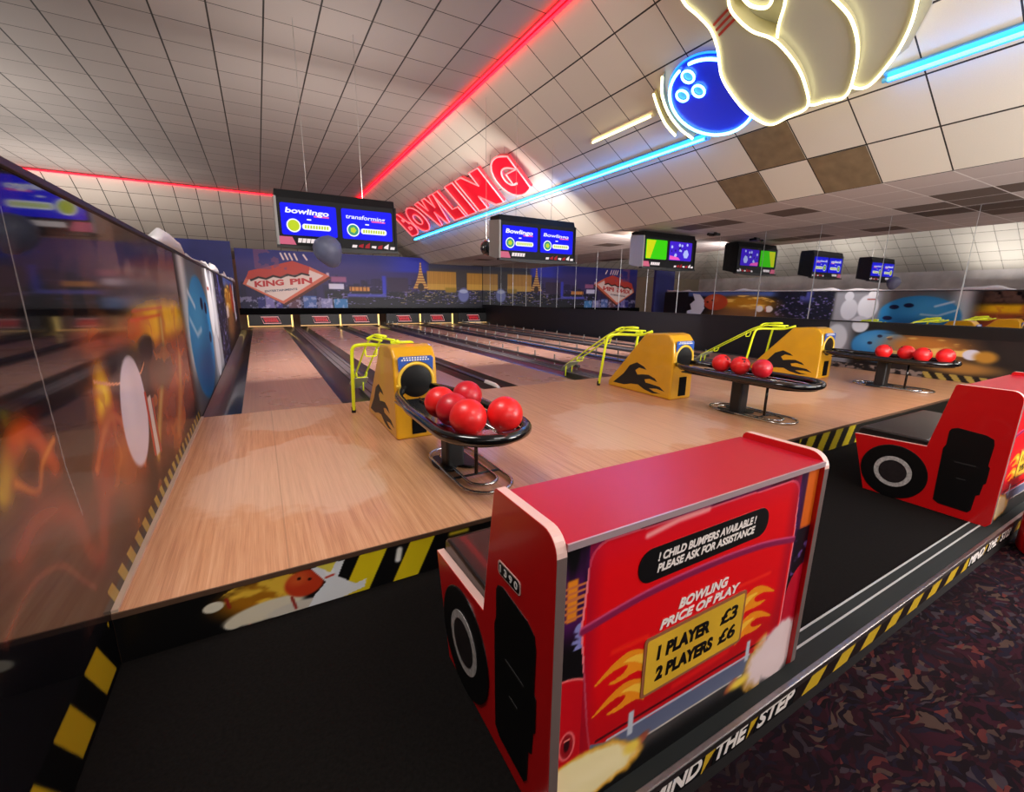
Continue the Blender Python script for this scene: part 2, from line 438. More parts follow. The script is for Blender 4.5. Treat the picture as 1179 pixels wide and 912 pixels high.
# ---- floors
carpet = bpy.data.materials.new('patterned_carpet'); carpet.use_nodes = True; carpet.node_tree.nodes['Principled BSDF'].inputs['Specular IOR Level'].default_value = 0.08
g = NT(carpet); tc = g.n('ShaderNodeTexCoord')
nz = g.n('ShaderNodeTexNoise'); nz.inputs['Scale'].default_value = 7; g.l(tc.outputs['Object'], nz.inputs['Vector'])
dist = g.n('ShaderNodeVectorMath', operation='MULTIPLY_ADD'); g.l(nz.outputs['Color'], dist.inputs[0]); dist.inputs[1].default_value = (0.16, 0.16, 0); g.l(tc.outputs['Object'], dist.inputs[2])
mp = g.n('ShaderNodeMapping'); mp.inputs['Rotation'].default_value = (0, 0, 0.75); mp.inputs['Scale'].default_value = (27, 66, 1); g.l(dist.outputs[0], mp.inputs[0])
vo = g.n('ShaderNodeTexVoronoi'); vo.inputs['Scale'].default_value = 1.0; g.l(mp.outputs[0], vo.inputs['Vector'])
sp = g.n('ShaderNodeSeparateXYZ'); g.l(vo.outputs['Color'], sp.inputs[0])
r = g.n('ShaderNodeValToRGB'); r.color_ramp.interpolation = 'CONSTANT'; e = r.color_ramp.elements
e[0].position = 0; e[0].color = (*rgb(22, 14, 19), 1); e[1].position = 0.22; e[1].color = (*rgb(46, 20, 29), 1)
for p_, c_ in ((0.42, rgb(28, 23, 35)), (0.55, rgb(70, 54, 48)), (0.64, rgb(38, 17, 24)), (0.77, rgb(54, 46, 52)), (0.86, rgb(22, 15, 22)), (0.96, rgb(84, 40, 38))):
    k = e.new(p_); k.color = (*c_, 1)
g.l(sp.outputs[0], r.inputs['Fac'])
n4 = g.n('ShaderNodeTexNoise'); n4.inputs['Scale'].default_value = 3.0; g.l(tc.outputs['Object'], n4.inputs['Vector'])
f4 = g.n('ShaderNodeMapRange'); f4.inputs[1].default_value = 0.42; f4.inputs[2].default_value = 0.6; g.l(n4.outputs['Fac'], f4.inputs[0])
g.l(g.mix(g.m('MULTIPLY', f4.outputs[0], 0.7), r.outputs['Color'], rgb(25, 15, 20)), g.b.inputs['Base Color']); g.b.inputs['Roughness'].default_value = 0.95
MB().box(-9, 10, -6, 21.5, ZF - 0.1, ZF).build('floor', carpet, kind='structure')
plat = mat('black_platform_carpet', rgb(20, 18, 17), 0.95, noise=0.25, nscale=90, spec=0.05)
MB().box(XL, XR, 0.652, 1.90, ZF, ZP).build('floor_platform', plat, kind='structure')
wood = wood_mat('approach_laminate', rgb(176, 120, 84), rgb(206, 152, 112), rgb(222, 176, 138), 0.32, sx=12, sy=0.3, coat=0.2, plank=0.9, haze=rgb(226, 196, 172))
lane_wood = wood_mat('lane_laminate', rgb(160, 116, 98), rgb(182, 138, 118), rgb(198, 156, 136), 0.28, sx=14, sy=0.03, coat=0.2, grain=0.15)
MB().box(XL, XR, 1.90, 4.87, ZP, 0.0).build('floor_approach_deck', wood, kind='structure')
edge = mat('deck_edge_strip', rgb(84, 60, 44), 0.5)
MB().box(XL, XR, 1.893, 1.9, -0.022, -0.001).build('trim_1', edge, kind='structure')
MB().box(XL, XR, 4.87, MY + 0.2, ZP - 0.05, ZP + 0.02).build('floor_under_lanes', matte_black, kind='structure')
# deck fascia with printed graphics
def paint_fascia(c):
    U, V = c.U, c.V
    f = np.mod((U - 0.095 - (V + 0.21) * 0.5) / 0.235 + 0.04, 1)
    c.put((sst(0.46, 0.48, f) * (1 - sst(0.985, 1.0, f))) * (U > 0.16) * (U < 4.95), (232, 208, 24))
    c.put((U < 0.2) * 1.0, (8, 7, 8))
    fl = fbm(U * 9, V * 16, 1)
    c.ell(-0.10, -0.085, 0.16, 0.075, (188, 120, 20), 0.5, 0.1, 0.9); c.put(sst(0.52, 0.7, fl) * (np.hypot((U + 0.1) / 0.17, (V + 0.09) / 0.08) < 1), (236, 190, 60))
    for (x, z, rot) in ((-0.275, -0.085, 0.1), (-0.215, -0.185, 0.05)):
        c.ell(x, z, 0.036, 0.022, (224, 218, 196), 0.12, rot); c.stroke([(x + 0.045, z + 0.02), (x + 0.052, z - 0.02)], 0.006, (150, 40, 30))
    c.ell(-0.10, -0.165, 0.15, 0.042, (226, 216, 190), 0.15, 0.08); c.ell(0.02, -0.195, 0.12, 0.03, (214, 206, 190), 0.2)
    c.stroke([(0.0, -0.14), (0.012, -0.195)], 0.006, (150, 40, 30))
    c.ell(0.055, -0.088, 0.078, 0.062, (196, 58, 26), 0.12); c.ell(0.03, -0.06, 0.04, 0.03, (222, 110, 50), 0.7, op=0.6)
    for p in ((0.035, -0.06), (0.075, -0.075)): c.ell(p[0], p[1], 0.008, 0.007, (50, 12, 10), 0.3)
    c.poly([(0.085, -0.03), (0.15, -0.018), (0.22, -0.03), (0.19, -0.1), (0.26, -0.16), (0.31, -0.15), (0.3, -0.19), (0.2, -0.21), (0.06, -0.21), (0.09, -0.16), (0.14, -0.11)], (234, 238, 240))
    c.ell(0.155, -0.055, 0.02, 0.04, (245, 246, 246), 0.1, 0.2); c.stroke([(0.14, -0.09), (0.172, -0.085)], 0.005, (200, 60, 40))
    c.poly([(0.10, -0.02), (0.19, -0.02), (0.16, -0.07)], (236, 214, 40), 0.8)
    c.stroke([(0.47, -0.05), (0.46, -0.1)], 0.014, (240, 240, 230))
    c.put((U > 0.70) * (U < 3.9) * 1.0, (9, 8, 9)); c.rect(0.72, 0.83, -0.05, -0.03, (196, 176, 40), 0.01); c.put((U > 3.9) * 0.35, (60, 52, 36))
    c.put((V > -0.024) * 1.0, (30, 22, 16))
fascia_m = print_mat('fascia_vinyl', 0.35)
print_panel('wall_deck_front', frame((0, 1.897, 0), (1, 0, 0), (0, 0, 1)), np.concatenate([np.linspace(XL + 0.001, 0.9, 280), np.linspace(0.9, 5.5, 380)[1:], np.linspace(5.5, XR, 30)[1:]]), np.linspace(ZP + 0.001, -0.022, 48), paint_fascia, fascia_m, thick=0.003, kind='structure')
# step edge
MB().box(XL, XR, 0.634, 0.652, ZP, ZP + 0.004).box(XL, XR, 0.634, 0.648, ZP - 0.026, ZP).build('trim_2', alu, kind='structure', bevel=0.003)
tr = MB()
for y in (0.722, 0.768): tr.box(XL, XR, y - 0.004, y + 0.004, ZP, ZP + 0.005)
tr.build('trim_3', mat('tread_line', rgb(170, 172, 170), 0.5), kind='structure')
tb = MB()
for y in (0.745,): tb.box(XL, XR, y - 0.022, y + 0.022, ZP, ZP + 0.003)
tb.box(XL, XR, 0.652, 0.718, ZP, ZP + 0.003)
tb.build('trim_4', mat('tread_insert', rgb(34, 38, 37), 0.8, spec=0.2), kind='structure')
riser = MB().box(XL, XR, 0.646, 0.652, ZF, ZP - 0.026).build('wall_step_riser', mat('dark_riser', rgb(18, 14, 14), 0.7), kind='structure')
MB().box(XL, XR, 0.643, 0.646, -0.318, -0.237).build('hazard_tape', hazard_mat('step_tape', 0.225, -0.9, rgb(208, 170, 40), rgb(26, 18, 16)), riser)
FS = frame((0, 0.643, 0), (1, 0, 0), (0, 0, 1)); wl = MB(); bk = MB()
for x0 in (0.82, 3.30, -0.55):
    for w, a, b in (('MIND', 0.0, 0.235), ('THE', 0.30, 0.465), ('STEP', 0.52, 0.745)):
        if x0 < 0 and w != 'MIND': continue
        bk.prism([(x0 + a - 0.014, -0.316), (x0 + b - 0.0, -0.316), (x0 + b + 0.02, -0.238), (x0 + a + 0.008, -0.238)], FS, 0.0005, 0.0015)
        lettering(wl, w, FS, x0 + a, x0 + b, -0.305, -0.242, 0.0015, 0.0025, bold=0.035, shear=0.25)
bk.build('lettering_backing', matte_black, riser); wl.build('lettering', mat('white_vinyl', rgb(232, 222, 216), 0.5), riser)

# ---- left wall: glossy printed screen
def flame(c, pts, w, c0, c1, k=0):
    c.stroke(pts, w * 1.5, c0, 0.95, 0.7); c.stroke(pts, w * 0.6, c1, 0.95, 0.6)
def paint_left(c):
    U, V = c.U, c.V                         # U = distance along the lanes, V = height
    n1 = fbm(U * 1.6, V * 2.4, 0); n2 = fbm(U * 4, V * 5, 3)
    c.put(sst(0.45, 0.75, n1) * 0.5, (34, 30, 32))
    # smoke and fire between 1.2 and 4.6 m
    zone = sst(1.9, 2.8, U) * (1 - sst(4.2, 5.0, U))
    c.put(zone * sst(0.35, 0.7, n1) * (0.5 + 0.5 * sst(0.2, 0.8, V)) * 0.75, (104, 62, 40))
    c.put(zone * sst(1.02, 1.25, V) * sst(0.4, 0.6, n2) * 0.7, (120, 92, 78))
    c.put(sst(2.6, 3.4, U) * (1 - sst(4.2, 5, U)) * sst(0.75, 0.9, V) * (1 - sst(1.0, 1.16, V)) * (0.8 + 0.6 * n2), (240, 186, 30))
    c.put(sst(1.9, 2.4, U) * (1 - sst(3.0, 3.6, U)) * sst(0.84, 0.93, V) * (1 - sst(0.98, 1.06, V)) * (0.3 + 0.8 * n2), (190, 74, 22))
    c.ell(2.27, 0.66, 0.14, 0.2, (196, 92, 20), 0.8); c.ell(2.28, 0.68, 0.09, 0.15, (240, 200, 40), 0.6)
    c.ell(2.40, 0.45, 0.2, 0.16, (196, 110, 44), 0.8, op=0.8)
    c.put(sst(3.0, 3.4, U) * (1 - sst(4.5, 4.9, U)) * (1 - sst(0.75, 0.95, V)) * sst(0.05, 0.3, V) * (0.5 + 0.5 * n2), (176, 84, 50))
    for pts, w, a, b in (([(1.44, 0.66), (1.50, 0.73), (1.56, 0.76)], 0.06, (150, 110, 20), (206, 170, 40)), ([(1.54, 0.76), (1.61, 0.765), (1.67, 0.72), (1.73, 0.63)], 0.055, (150, 44, 16), (206, 84, 30))):
        c.stroke(spline(pts), w, a, 0.9, 0.7); c.stroke(spline(pts), w * 0.5, b, 0.9, 0.7)
    flame(c, spline([(1.50, 0.66), (1.60, 0.60), (1.66, 0.66), (1.76, 0.70)]), 0.014, (176, 84, 30), (214, 140, 60))
    flame(c, spline([(1.44, 0.50), (1.56, 0.53), (1.70, 0.50), (1.80, 0.42), (1.86, 0.27), (1.94, 0.22), (2.05, 0.36), (2.2, 0.52), (2.38, 0.6)]), 0.055, (110, 30, 20), (150, 54, 36))
    c.ell(2.12, 0.42, 0.16, 0.12, (140, 52, 34), 0.9, 0.6, 0.7); c.ell(2.5, 0.3, 0.22, 0.2, (150, 74, 40), 0.9, 0, 0.7)
    flame(c, spline([(1.30, 0.36), (1.45, 0.40), (1.62, 0.36), (1.74, 0.24), (1.82, 0.16)]), 0.012, (96, 40, 30), (132, 66, 50))
    flame(c, spline([(2.05, 0.50), (2.25, 0.62), (2.42, 0.60), (2.55, 0.45), (2.7, 0.3)]), 0.03, (150, 56, 30), (196, 110, 60))
    flame(c, spline([(3.0, 0.25), (3.3, 0.5), (3.6, 0.72), (3.7, 0.95)]), 0.06, (150, 80, 30), (206, 190, 110))
    flame(c, spline([(3.7, 0.2), (4.0, 0.4), (4.2, 0.65)]), 0.08, (160, 90, 50), (200, 160, 90))
    c.stroke(spline([(2.2, 0.80), (2.5, 0.74), (2.9, 0.72), (3.1, 0.8)]), 0.006, (220, 150, 110))
    c.ell(3.15, 0.83, 0.2, 0.07, (22, 18, 20), 0.3); c.ell(3.55, 0.68, 0.35, 0.13, (74, 60, 48), 0.3, op=0.8)
    fz_ = np.abs(fbm(U * 2.2 + 0.5 * n2, V * 3.2 + 0.4 * n1, 6) - 0.5)
    c.put(sst(1.9, 2.5, U) * (1 - sst(4.3, 5.0, U)) * (1 - sst(0.02, 0.07, fz_)) * (V > 0.06) * (1 - 0.8 * sst(0.95, 1.1, V)) * 0.5, (196, 112, 52))
    c.put(sst(1.2, 1.6, U) * (1 - sst(2.1, 2.6, U)) * (1 - sst(0.02, 0.07, fz_)) * (V > 0.06) * 0.22, (130, 60, 40))
    # white pin
    c.ell(2.70, 0.57, 0.235, 0.27, (206, 196, 204), 0.06, -0.35); c.ell(2.62, 0.66, 0.09, 0.14, (226, 220, 226), 0.9, op=0.5)
    c.rect(2.92, 2.965, 0.26, 0.62, (170, 62, 42)); c.rect(3.06, 3.10, 0.24, 0.56, (160, 70, 50)); c.rect(2.97, 3.05, 0.25, 0.58, (200, 186, 176))
    # long scratch at the first panel joint
    c.stroke([(1.76, 1.35), (1.765, 1.0), (1.80, 0.6), (1.845, 0.42)], 0.004, (120, 116, 112))
    # yellow and red streak texts / lights
    c.rect(2.9, 3.7, 0.985, 1.0, (210, 70, 40), 0.01, 0.8); c.rect(2.95, 3.8, 1.03, 1.045, (200, 80, 60), 0.01, 0.7)
    # blue ball
    c.put(sst(4.55, 5.0, U) * (1 - sst(6.9, 7.6, U)) * 0.8, (120, 116, 112)); c.put(sst(4.6, 5.0, U) * (1 - sst(5.0, 5.4, U)) * sst(0.2, 0.6, V), (206, 206, 200))
    c.ell(6.0, 0.66, 1.05, 0.66, (40, 130, 186), 0.05); c.ell(5.7, 0.9, 0.6, 0.35, (86, 180, 220), 0.9, op=0.6)
    c.ell(6.1, 0.3, 0.8, 0.25, (24, 84, 140), 0.9, op=0.7)
    for p in ((6.25, 1.02), (6.62, 0.96), (6.75, 0.6)): c.ell(p[0], p[1], 0.13, 0.07, (18, 24, 60), 0.15)
    c.stroke([(5.1, 0.9), (5.5, 0.72), (5.9, 0.75)], 0.03, (190, 222, 236), 0.9, 0.8); c.stroke([(5.2, 1.15), (5.6, 1.0)], 0.03, (220, 236, 240), 0.9, 0.8)
    # white pins
    c.rect(7.0, 8.4, 0.0, 1.46, (128, 128, 134), 0.1)
    for x, z, rx, rz, col in ((7.35, 0.95, 0.3, 0.4, (196, 198, 202)), (7.9, 0.85, 0.26, 0.36, (176, 178, 184)), (7.5, 0.3, 0.3, 0.34, (170, 172, 178)), (7.25, 1.36, 0.14, 0.12, (206, 206, 208)), (7.95, 1.3, 0.14, 0.16, (180, 182, 188))):
        c.ell(x, z, rx, rz, col, 0.1)
    c.rect(7.15, 7.4, 1.18, 1.22, (150, 60, 50), 0.01)
    # dark city
    c.rect(8.45, 10.5, 0, 1.48, (18, 20, 34), 0.05); c.put((U > 8.4) * (U < 10.5) * sst(0.62, 0.72, fbm(U * 12, V * 18, 2)) * (V < 1.3), (110, 100, 150))
    c.put((U > 8.6) * (U < 9.6) * sst(0.95, 1.25, V) * sst(0.45, 0.6, n2), (60, 64, 130))
    # flames, pins and the red ball near the far end
    z2 = sst(10.3, 10.8, U) * (1 - sst(14.7, 14.9, U))
    c.put(z2 * sst(1.2, 1.35, V), (70, 92, 150)); c.put(z2 * (1 - sst(0.0, 0.5, V)) * 0.8, (60, 40, 30))
    c.ell(11.9, 0.98, 1.3, 0.32, (176, 120, 30), 0.5); c.put(sst(0.5, 0.68, fbm(U * 1.6, V * 9, 4)) * (np.hypot((U - 11.9) / 1.4, (V - 0.98) / 0.34) < 1), (236, 190, 84))
    c.ell(12.0, 0.5, 1.5, 0.3, (150, 104, 60), 0.6, op=0.8)
    for x in (10.75, 11.15): c.ell(x, 0.78, 0.16, 0.13, (216, 208, 200), 0.15); c.stroke([(x + 0.12, 0.68), (x + 0.15, 0.88)], 0.02, (160, 60, 40))
    c.ell(13.25, 1.02, 0.62, 0.36, (176, 66, 36), 0.08); c.ell(13.4, 1.15, 0.3, 0.15, (206, 110, 70), 0.8, op=0.6)
    for p in ((13.4, 1.1), (13.65, 1.02)): c.ell(p[0], p[1], 0.06, 0.04, (60, 16, 14), 0.2)
    c.poly([(13.8, 0.72), (13.85, 1.1), (14.1, 1.36), (14.5, 1.4), (14.35, 1.1), (14.6, 0.9), (14.5, 0.66), (15.0, 0.5), (14.0, 0.4)], (214, 220, 228))
    c.rect(14.75, 16.3, 0, 1.48, (24, 22, 26), 0.05)
    c.put((V < 0.0) * 1.0, (9, 9, 10))
    # yellow / black tape along the base of the approach and beside the platform
    f = np.mod((U + V * 0.7) / 0.14, 1); c.put((V > 0.005) * (V < 0.085) * (U > 1.91) * (U < 4.87) * 1.0, (22, 20, 18)); c.put((V > 0.005) * (V < 0.085) * (U > 1.91) * (U < 4.87) * (f < 0.5), (164, 140, 62))
    f = np.mod((U - 1.60 + V * 0.64) / 0.238, 1); c.put(sst(-0.190, -0.182, V) * (1 - sst(-0.008, 0.0, V)) * (U < 1.86) * (1 - sst(0.51, 0.55, f)) * sst(0.0, 0.03, f), (196, 160, 28))
screen_m = print_mat('glossy_screen', 0.05, coat=0.0, spec=0.42)
wl_ = MB().box(XL - 0.06, XL - 0.004, -1.5, 16.2, ZF, 1.46).build('wall_left', black, kind='structure')
ul = np.concatenate([np.linspace(-1.5, 1.0, 20), np.linspace(1.0, 4.6, 640)[1:], np.linspace(4.6, 9, 240)[1:], np.linspace(9, 16.2, 260)[1:]])
vl = np.linspace(-0.375, 1.46, 230)
g = NT(screen_m); tc = g.n('ShaderNodeTexCoord'); sp = g.n('ShaderNodeSeparateXYZ'); g.l(tc.outputs['Object'], sp.inputs[0])   # clear sheet fades to satin further along
for sock, v0, v1 in (('Specular IOR Level', 0.45, 0.08), ('Roughness', 0.05, 0.2)):
    mr = g.n('ShaderNodeMapRange', interpolation_type='SMOOTHSTEP'); mr.inputs[1].default_value = 1.9; mr.inputs[2].default_value = 3.3; mr.inputs[3].default_value = v0; mr.inputs[4].default_value = v1
    g.l(g.m('MULTIPLY_ADD', sp.outputs[2], -0.9, g.m('ADD', sp.outputs[1], 0.7)), mr.inputs[0]); g.l(mr.outputs[0], g.b.inputs[sock])
for k_, (a_, b_, m_) in enumerate(((-1.5, 4.6, screen_m), (4.6, 16.2, print_mat('matt_wall_print', 0.6, spec=0.2)))):
    uu = np.concatenate([[a_], ul[(ul > a_ + 0.003) & (ul < b_ - 0.003)], [b_]])
    print_panel('wall_print', frame((XL, 0, 0), (0, 1, 0), (0, 0, 1)), uu, vl, paint_left, m_, wl_, thick=0.003, bg=(17, 16, 19))
MB().box(XL - 0.07, XL + 0.012, -1.5, 16.2, 1.46, 1.485).build('trim_5', black, kind='structure', bevel=0.004)
MB().box(XL, XL + 0.02, 1.9, 4.87, 0.0, 0.012).build('pale_strip_left', mat('pale_strip', rgb(196, 172, 150), 0.4), kind='structure')  # thin pale strip along the foot of the wall

# ---- right wall: mirror over black panelling
mirror_m = mat('mirror', rgb(204, 205, 208), 0.015, metal=1.0)
MB().box(XR, XR + 0.1, -1.5, MY + 0.2, ZP, ZL).build('wall_right', matte_black, kind='structure')
MB().box(XR - 0.008, XR, 0.0, MY, 0.80, ZL - 0.002).build('wall_mirror', mirror_m, kind='structure')
y = 0.46; k = 0; js = MB()
while y < MY - 0.5:
    js.box(XR - 0.013, XR - 0.008, y - 0.007, y + 0.007, 0.806, 1.70); js.box(XR - 0.011, XR - 0.008, y - 0.002, y + 0.002, 1.70, ZL - 0.003); y += 1.0
js.build('trim_6', mat('mirror_joint', rgb(196, 200, 205), 0.3, metal=0.7), kind='structure')
MB().box(XR - 0.012, XR, 4.08, MY, 0.0, 0.80).build('wall_panelling', mat('black_panelling', rgb(14, 15, 20), 0.5), kind='structure')
MB().box(XR - 0.022, XR, 0.0, MY, 0.785, 0.805).build('trim_7', black, kind='structure')
def paint_right(c):
    y, V = -c.U, c.V; U = c.U
    n1 = fbm(y * 3, V * 5, 1)
    c.put(sst(0.4, 0.7, n1) * 0.4, (50, 40, 36))
    E = lambda yy, z, ry, rz, col, s=0.08, rot=0, op=1.0: c.ell(-yy, z, ry, rz, col, s, rot, op)
    c.put(sst(3.6, 3.8, y) * 1.0, (122, 122, 128)); E(3.95, 0.5, 0.17, 0.24, (186, 188, 194), 0.12); E(3.62, 0.74, 0.12, 0.12, (196, 198, 204), 0.12)
    E(3.3, 0.42, 0.40, 0.26, (44, 116, 172)); E(3.42, 0.5, 0.2, 0.12, (80, 150, 196), 0.8, 0, 0.6)
    for p in ((3.32, 0.58), (3.18, 0.55), (3.44, 0.46)): E(p[0], p[1], 0.035, 0.025, (16, 24, 60), 0.2)
    E(2.75, 0.45, 0.5, 0.2, (170, 104, 44), 0.6); c.put(sst(0.5, 0.66, fbm(y * 3, V * 12, 4)) * (np.hypot((y - 2.75) / 0.55, (V - 0.47) / 0.2) < 1), (214, 168, 90))
    E(2.2, 0.4, 0.10, 0.075, (196, 190, 200), 0.12); E(2.06, 0.38, 0.12, 0.085, (168, 116, 40), 0.4)
    E(2.3, 0.2, 0.4, 0.09, (150, 104, 50), 0.6)
    f = np.mod((y - V * 0.8) / 0.16, 1); c.put((V < 0.10) * (y > 1.9) * (y < 2.7), (20, 18, 16)); c.put((V < 0.10) * (y > 1.9) * (y < 2.7) * (f < 0.5), (150, 126, 60)); c.put((V < 0.10) * (y >= 2.7), (120, 104, 96)); c.put((V < 0.10) * (y >= 2.7) * sst(0.5, 0.56, fbm(y * 14, V * 30, 3)), (24, 22, 24))  # hazard stripes, then a spotted reflection painted in further along
    c.put((V > 0.62) * (1 - sst(2.9, 3.4, y)) * 0.9, (12, 12, 14))
print_panel('wall_approach_print', frame((XR - 0.004, 0, 0), (0, -1, 0), (0, 0, 1)), -np.linspace(4.08, 0.7, 300), np.linspace(0.002, 0.784, 80), paint_right, print_mat('wall_vinyl', 0.3), thick=0.003, bg=(18, 16, 17), kind='structure')
# ---- far end
MB().box(-8.8, -8.62, -5.0, YT + d, ZF, ZL + 0.02).build('wall_arcade', mat('pale_arcade_wall', rgb(196, 190, 186), 0.7, noise=0.2, nscale=1.5), kind='structure')
blue_wall = mat('blue_wall', rgb(34, 38, 104), 0.6, noise=0.1, nscale=3)
MB().box(XTL - d, XR + 0.1, YT + d, YT + d + 0.1, ZF, ZL).build('wall_back', mat('pale_wall', rgb(150, 140, 120), 0.8), kind='structure')
MB().box(-2.0, -0.60, 16.9, 17.05, ZF, 2.74).build('wall_blue', blue_wall, kind='structure')
MB().box(XL - 0.02, XR, MY - 0.30, MY - 0.02, 0.44, 0.655).build('trim_8', mat('dull_black', rgb(9, 9, 10), 0.9, spec=0.05), kind='structure')

# ================================================================== CITY MURAL
def paint_city(c):
    U, V = c.U, c.V
    c.put(sst(1.5, 2.5, V) * (1 - sst(5.4, 6.4, U)), (36, 40, 122)); c.put(sst(1.2, 1.6, V) * (1 - sst(2.2, 2.5, V)) * (U < 6) * 0.5, (84, 66, 130))
    c.put(sst(4.0, 5.4, U) * (1 - sst(6.0, 6.5, U)) * sst(2.0, 2.15, V), (44, 52, 176)); c.put((U > 6.3) * sst(2.2, 2.35, V), (34, 32, 60))
    c.put((U > 6.3) * (1 - sst(2.2, 2.35, V)) * sst(1.35, 1.45, V), (58, 50, 54))
    # skyline
    rs = np.random.RandomState(3)
    for i in range(70):
        x = rs.uniform(-0.5, 6.0); w = rs.uniform(0.08, 0.3); h = 1.35 + rs.uniform(0.0, 0.6) * (1 if x > 2 else 0.5)
        c.rect(x, x + w, 0.9, h, tuple(rs.uniform(0.6, 1.2) * np.array((50, 40, 88))), 0.01, 0.8)
    # lower road and lights
    c.put((1 - sst(1.2, 1.4, V)) * (U > 2.2), (24, 24, 36))
    lt = fbm(U * 7, V * 26, 2); c.put(sst(0.62, 0.78, lt) * (V < 1.5) * (V > 0.8) * (U > 2.3), (120, 110, 170))
    c.put(0.8 * sst(0.64, 0.78, fbm(U * 10, V * 30, 5)) * (V < 1.45) * (V > 0.85) * (U > 5), (206, 180, 120))
    c.put((1 - sst(0.72, 0.9, V + 0.02 * U)) * (U > 2.9), (10, 11, 16))
    # casino blocks low left, signs
    for x0, x1, col in ((-0.02, 0.2, (40, 40, 110)), (0.22, 0.5, (120, 110, 170)), (0.56, 0.75, (60, 50, 130)), (0.95, 1.35, (92, 60, 76)), (1.45, 1.9, (70, 96, 156)), (2.05, 2.45, (130, 130, 176)), (2.5, 3.0, (60, 120, 176))):
        c.rect(x0, x1, 0.66, 1.05 + 0.1 * math.sin(x0 * 9), col, 0.02)
    c.put(sst(0.5, 0.62, fbm(U * 12, V * 12, 6)) * (U < 3) * (V < 1.05) * 0.5, (200, 196, 226))
    c.rect(2.36, 2.9, 1.36, 1.56, (206, 206, 226), 0.02); c.rect(2.45, 3.0, 1.62, 1.82, (150, 90, 130), 0.04); c.rect(2.3, 2.4, 1.7, 1.95, (206, 180, 196), 0.03)
    c.rect(3.1, 3.85, 1.3, 1.46, (206, 140, 70), 0.03); c.put((U > 3.1) * (U < 3.85) * (V > 1.28) * (V < 1.48) * (np.mod(U * 7, 1) < 0.25), (90, 50, 40))
    c.rect(3.0, 4.5, 1.08, 1.2, (92, 96, 206), 0.05, 0.8); c.rect(4.35, 4.5, 1.2, 1.9, (60, 64, 190), 0.04)
    c.rect(4.55, 5.4, 1.3, 1.85, (56, 44, 70), 0.04)
    # gold hotel blocks
    for x0, x1, z0, z1 in ((6.2, 7.5, 1.4, 2.16), (8.0, 8.75, 1.42, 2.14)):
        c.rect(x0, x1, z0, z1, (190, 136, 56), 0.03); c.put((U > x0) * (U < x1) * (V > z0) * (V < z1) * (np.mod(U * 16, 1) < 0.3) * 0.35, (110, 72, 30))
        c.put((U > x0) * (U < x1) * (V > z0) * (V < z0 + 0.25) * 0.4, (230, 190, 90))
    c.rect(7.0, 7.5, 1.3, 1.5, (150, 120, 40), 0.05)
    c.ell(7.84, 1.2, 0.26, 0.3, (110, 116, 170), 0.2); c.ell(7.84, 1.36, 0.2, 0.08, (170, 176, 206), 0.2)
    # tower
    for z in np.linspace(1.44, 2.47, 60):
        t = (z - 1.44) / 1.03; w = 0.03 + 0.30 * max(0.0, 1 - t) ** 1.9
        on = (np.sin(z * 60) > -0.2)
        c.rect(5.93 - w, 5.93 + w, z - 0.012, z + 0.012, (226, 180, 96) if on else (150, 96, 60), 0.01)
    c.ell(5.93, 1.50, 0.13, 0.16, (60, 40, 30), 0.1)
    # big diamond sign
    D = [(-0.41, 1.48), (0.79, 0.81), (2.41, 1.83), (1.75, 2.14), (1.2, 2.3), (-0.2, 1.88)]
    sh = [(x + 0.07, z - 0.06) for x, z in D]; c.poly(sh, (88, 40, 28)); c.poly(D, (206, 108, 84))
    c.poly([(-0.31, 1.47), (0.78, 0.91), (2.2, 1.84), (1.7, 2.04), (-0.2, 1.66)], (226, 206, 196))
    top = [(-0.3, 1.66), (-0.15, 1.62)]
    for i in range(9):
        x = -0.15 + 1.85 * i / 8; top += [(x, 1.64 + 0.23 * i / 8 + (0.05 if i % 2 else -0.03))]
    c.poly(top + [(1.75, 2.14), (1.2, 2.32), (-0.2, 1.92)], (186, 66, 56))
    c.stroke(top[1:], 0.03, (24, 14, 16)); c.put((fbm(U * 3, V * 3, 7) > 0.5) * (U < 1.0) * (U > 0.0) * (V > 2.0) * 0.7, (120, 70, 110))
    c.stroke([(0.8, 1.77), (1.0, 1.79)], 0.012, (90, 80, 80)); c.stroke([(1.15, 1.82), (1.35, 1.84)], 0.012, (90, 80, 80))
    for x in (0.84, 0.98, 1.12, 1.28): c.stroke([(x, 2.56), (x + 0.08, 2.36)], 0.028, (236, 220, 210))
    c.stroke([(1.58, 2.54), (1.68, 2.38)], 0.03, (236, 220, 210))
city = print_panel('city_mural', frame((0, MY, 0), (1, 0, 0), (0, 0, 1)), np.linspace(-0.55, XR - 0.02, 700), np.linspace(0.655, 2.66, 170), paint_city,
                   print_mat('mural_print', 0.45, spec=0.3), thick=0.03, bg=(30, 28, 62), label='night city mural with diamond-shaped bowling sign across the end wall above the pin masks', cat='mural')
FM = frame((0, MY - 0.001, 0), (1, 0, 0), (0, 0, 1)); t = MB()
lettering(t, 'KING', FM, -0.06, 0.86, 1.37, 1.58, 0, 0.002, bold=0.045, slope=0.10); t.build('sign_lettering', mat('sign_red', rgb(186, 40, 44), 0.5), city)
t = MB(); lettering(t, 'PIN', FM, 1.06, 1.80, 1.48, 1.69, 0, 0.002, bold=0.045, slope=0.10); t.build('sign_lettering', mat('sign_red', (1, 1, 1)), city)
t = MB(); lettering(t, 'ENTERTAINMENTS', FM, 0.23, 1.28, 1.20, 1.275, 0, 0.002, bold=0.03, slope=0.10); t.build('small_lettering', mat('sign_ink', rgb(40, 50, 80), 0.4), city)

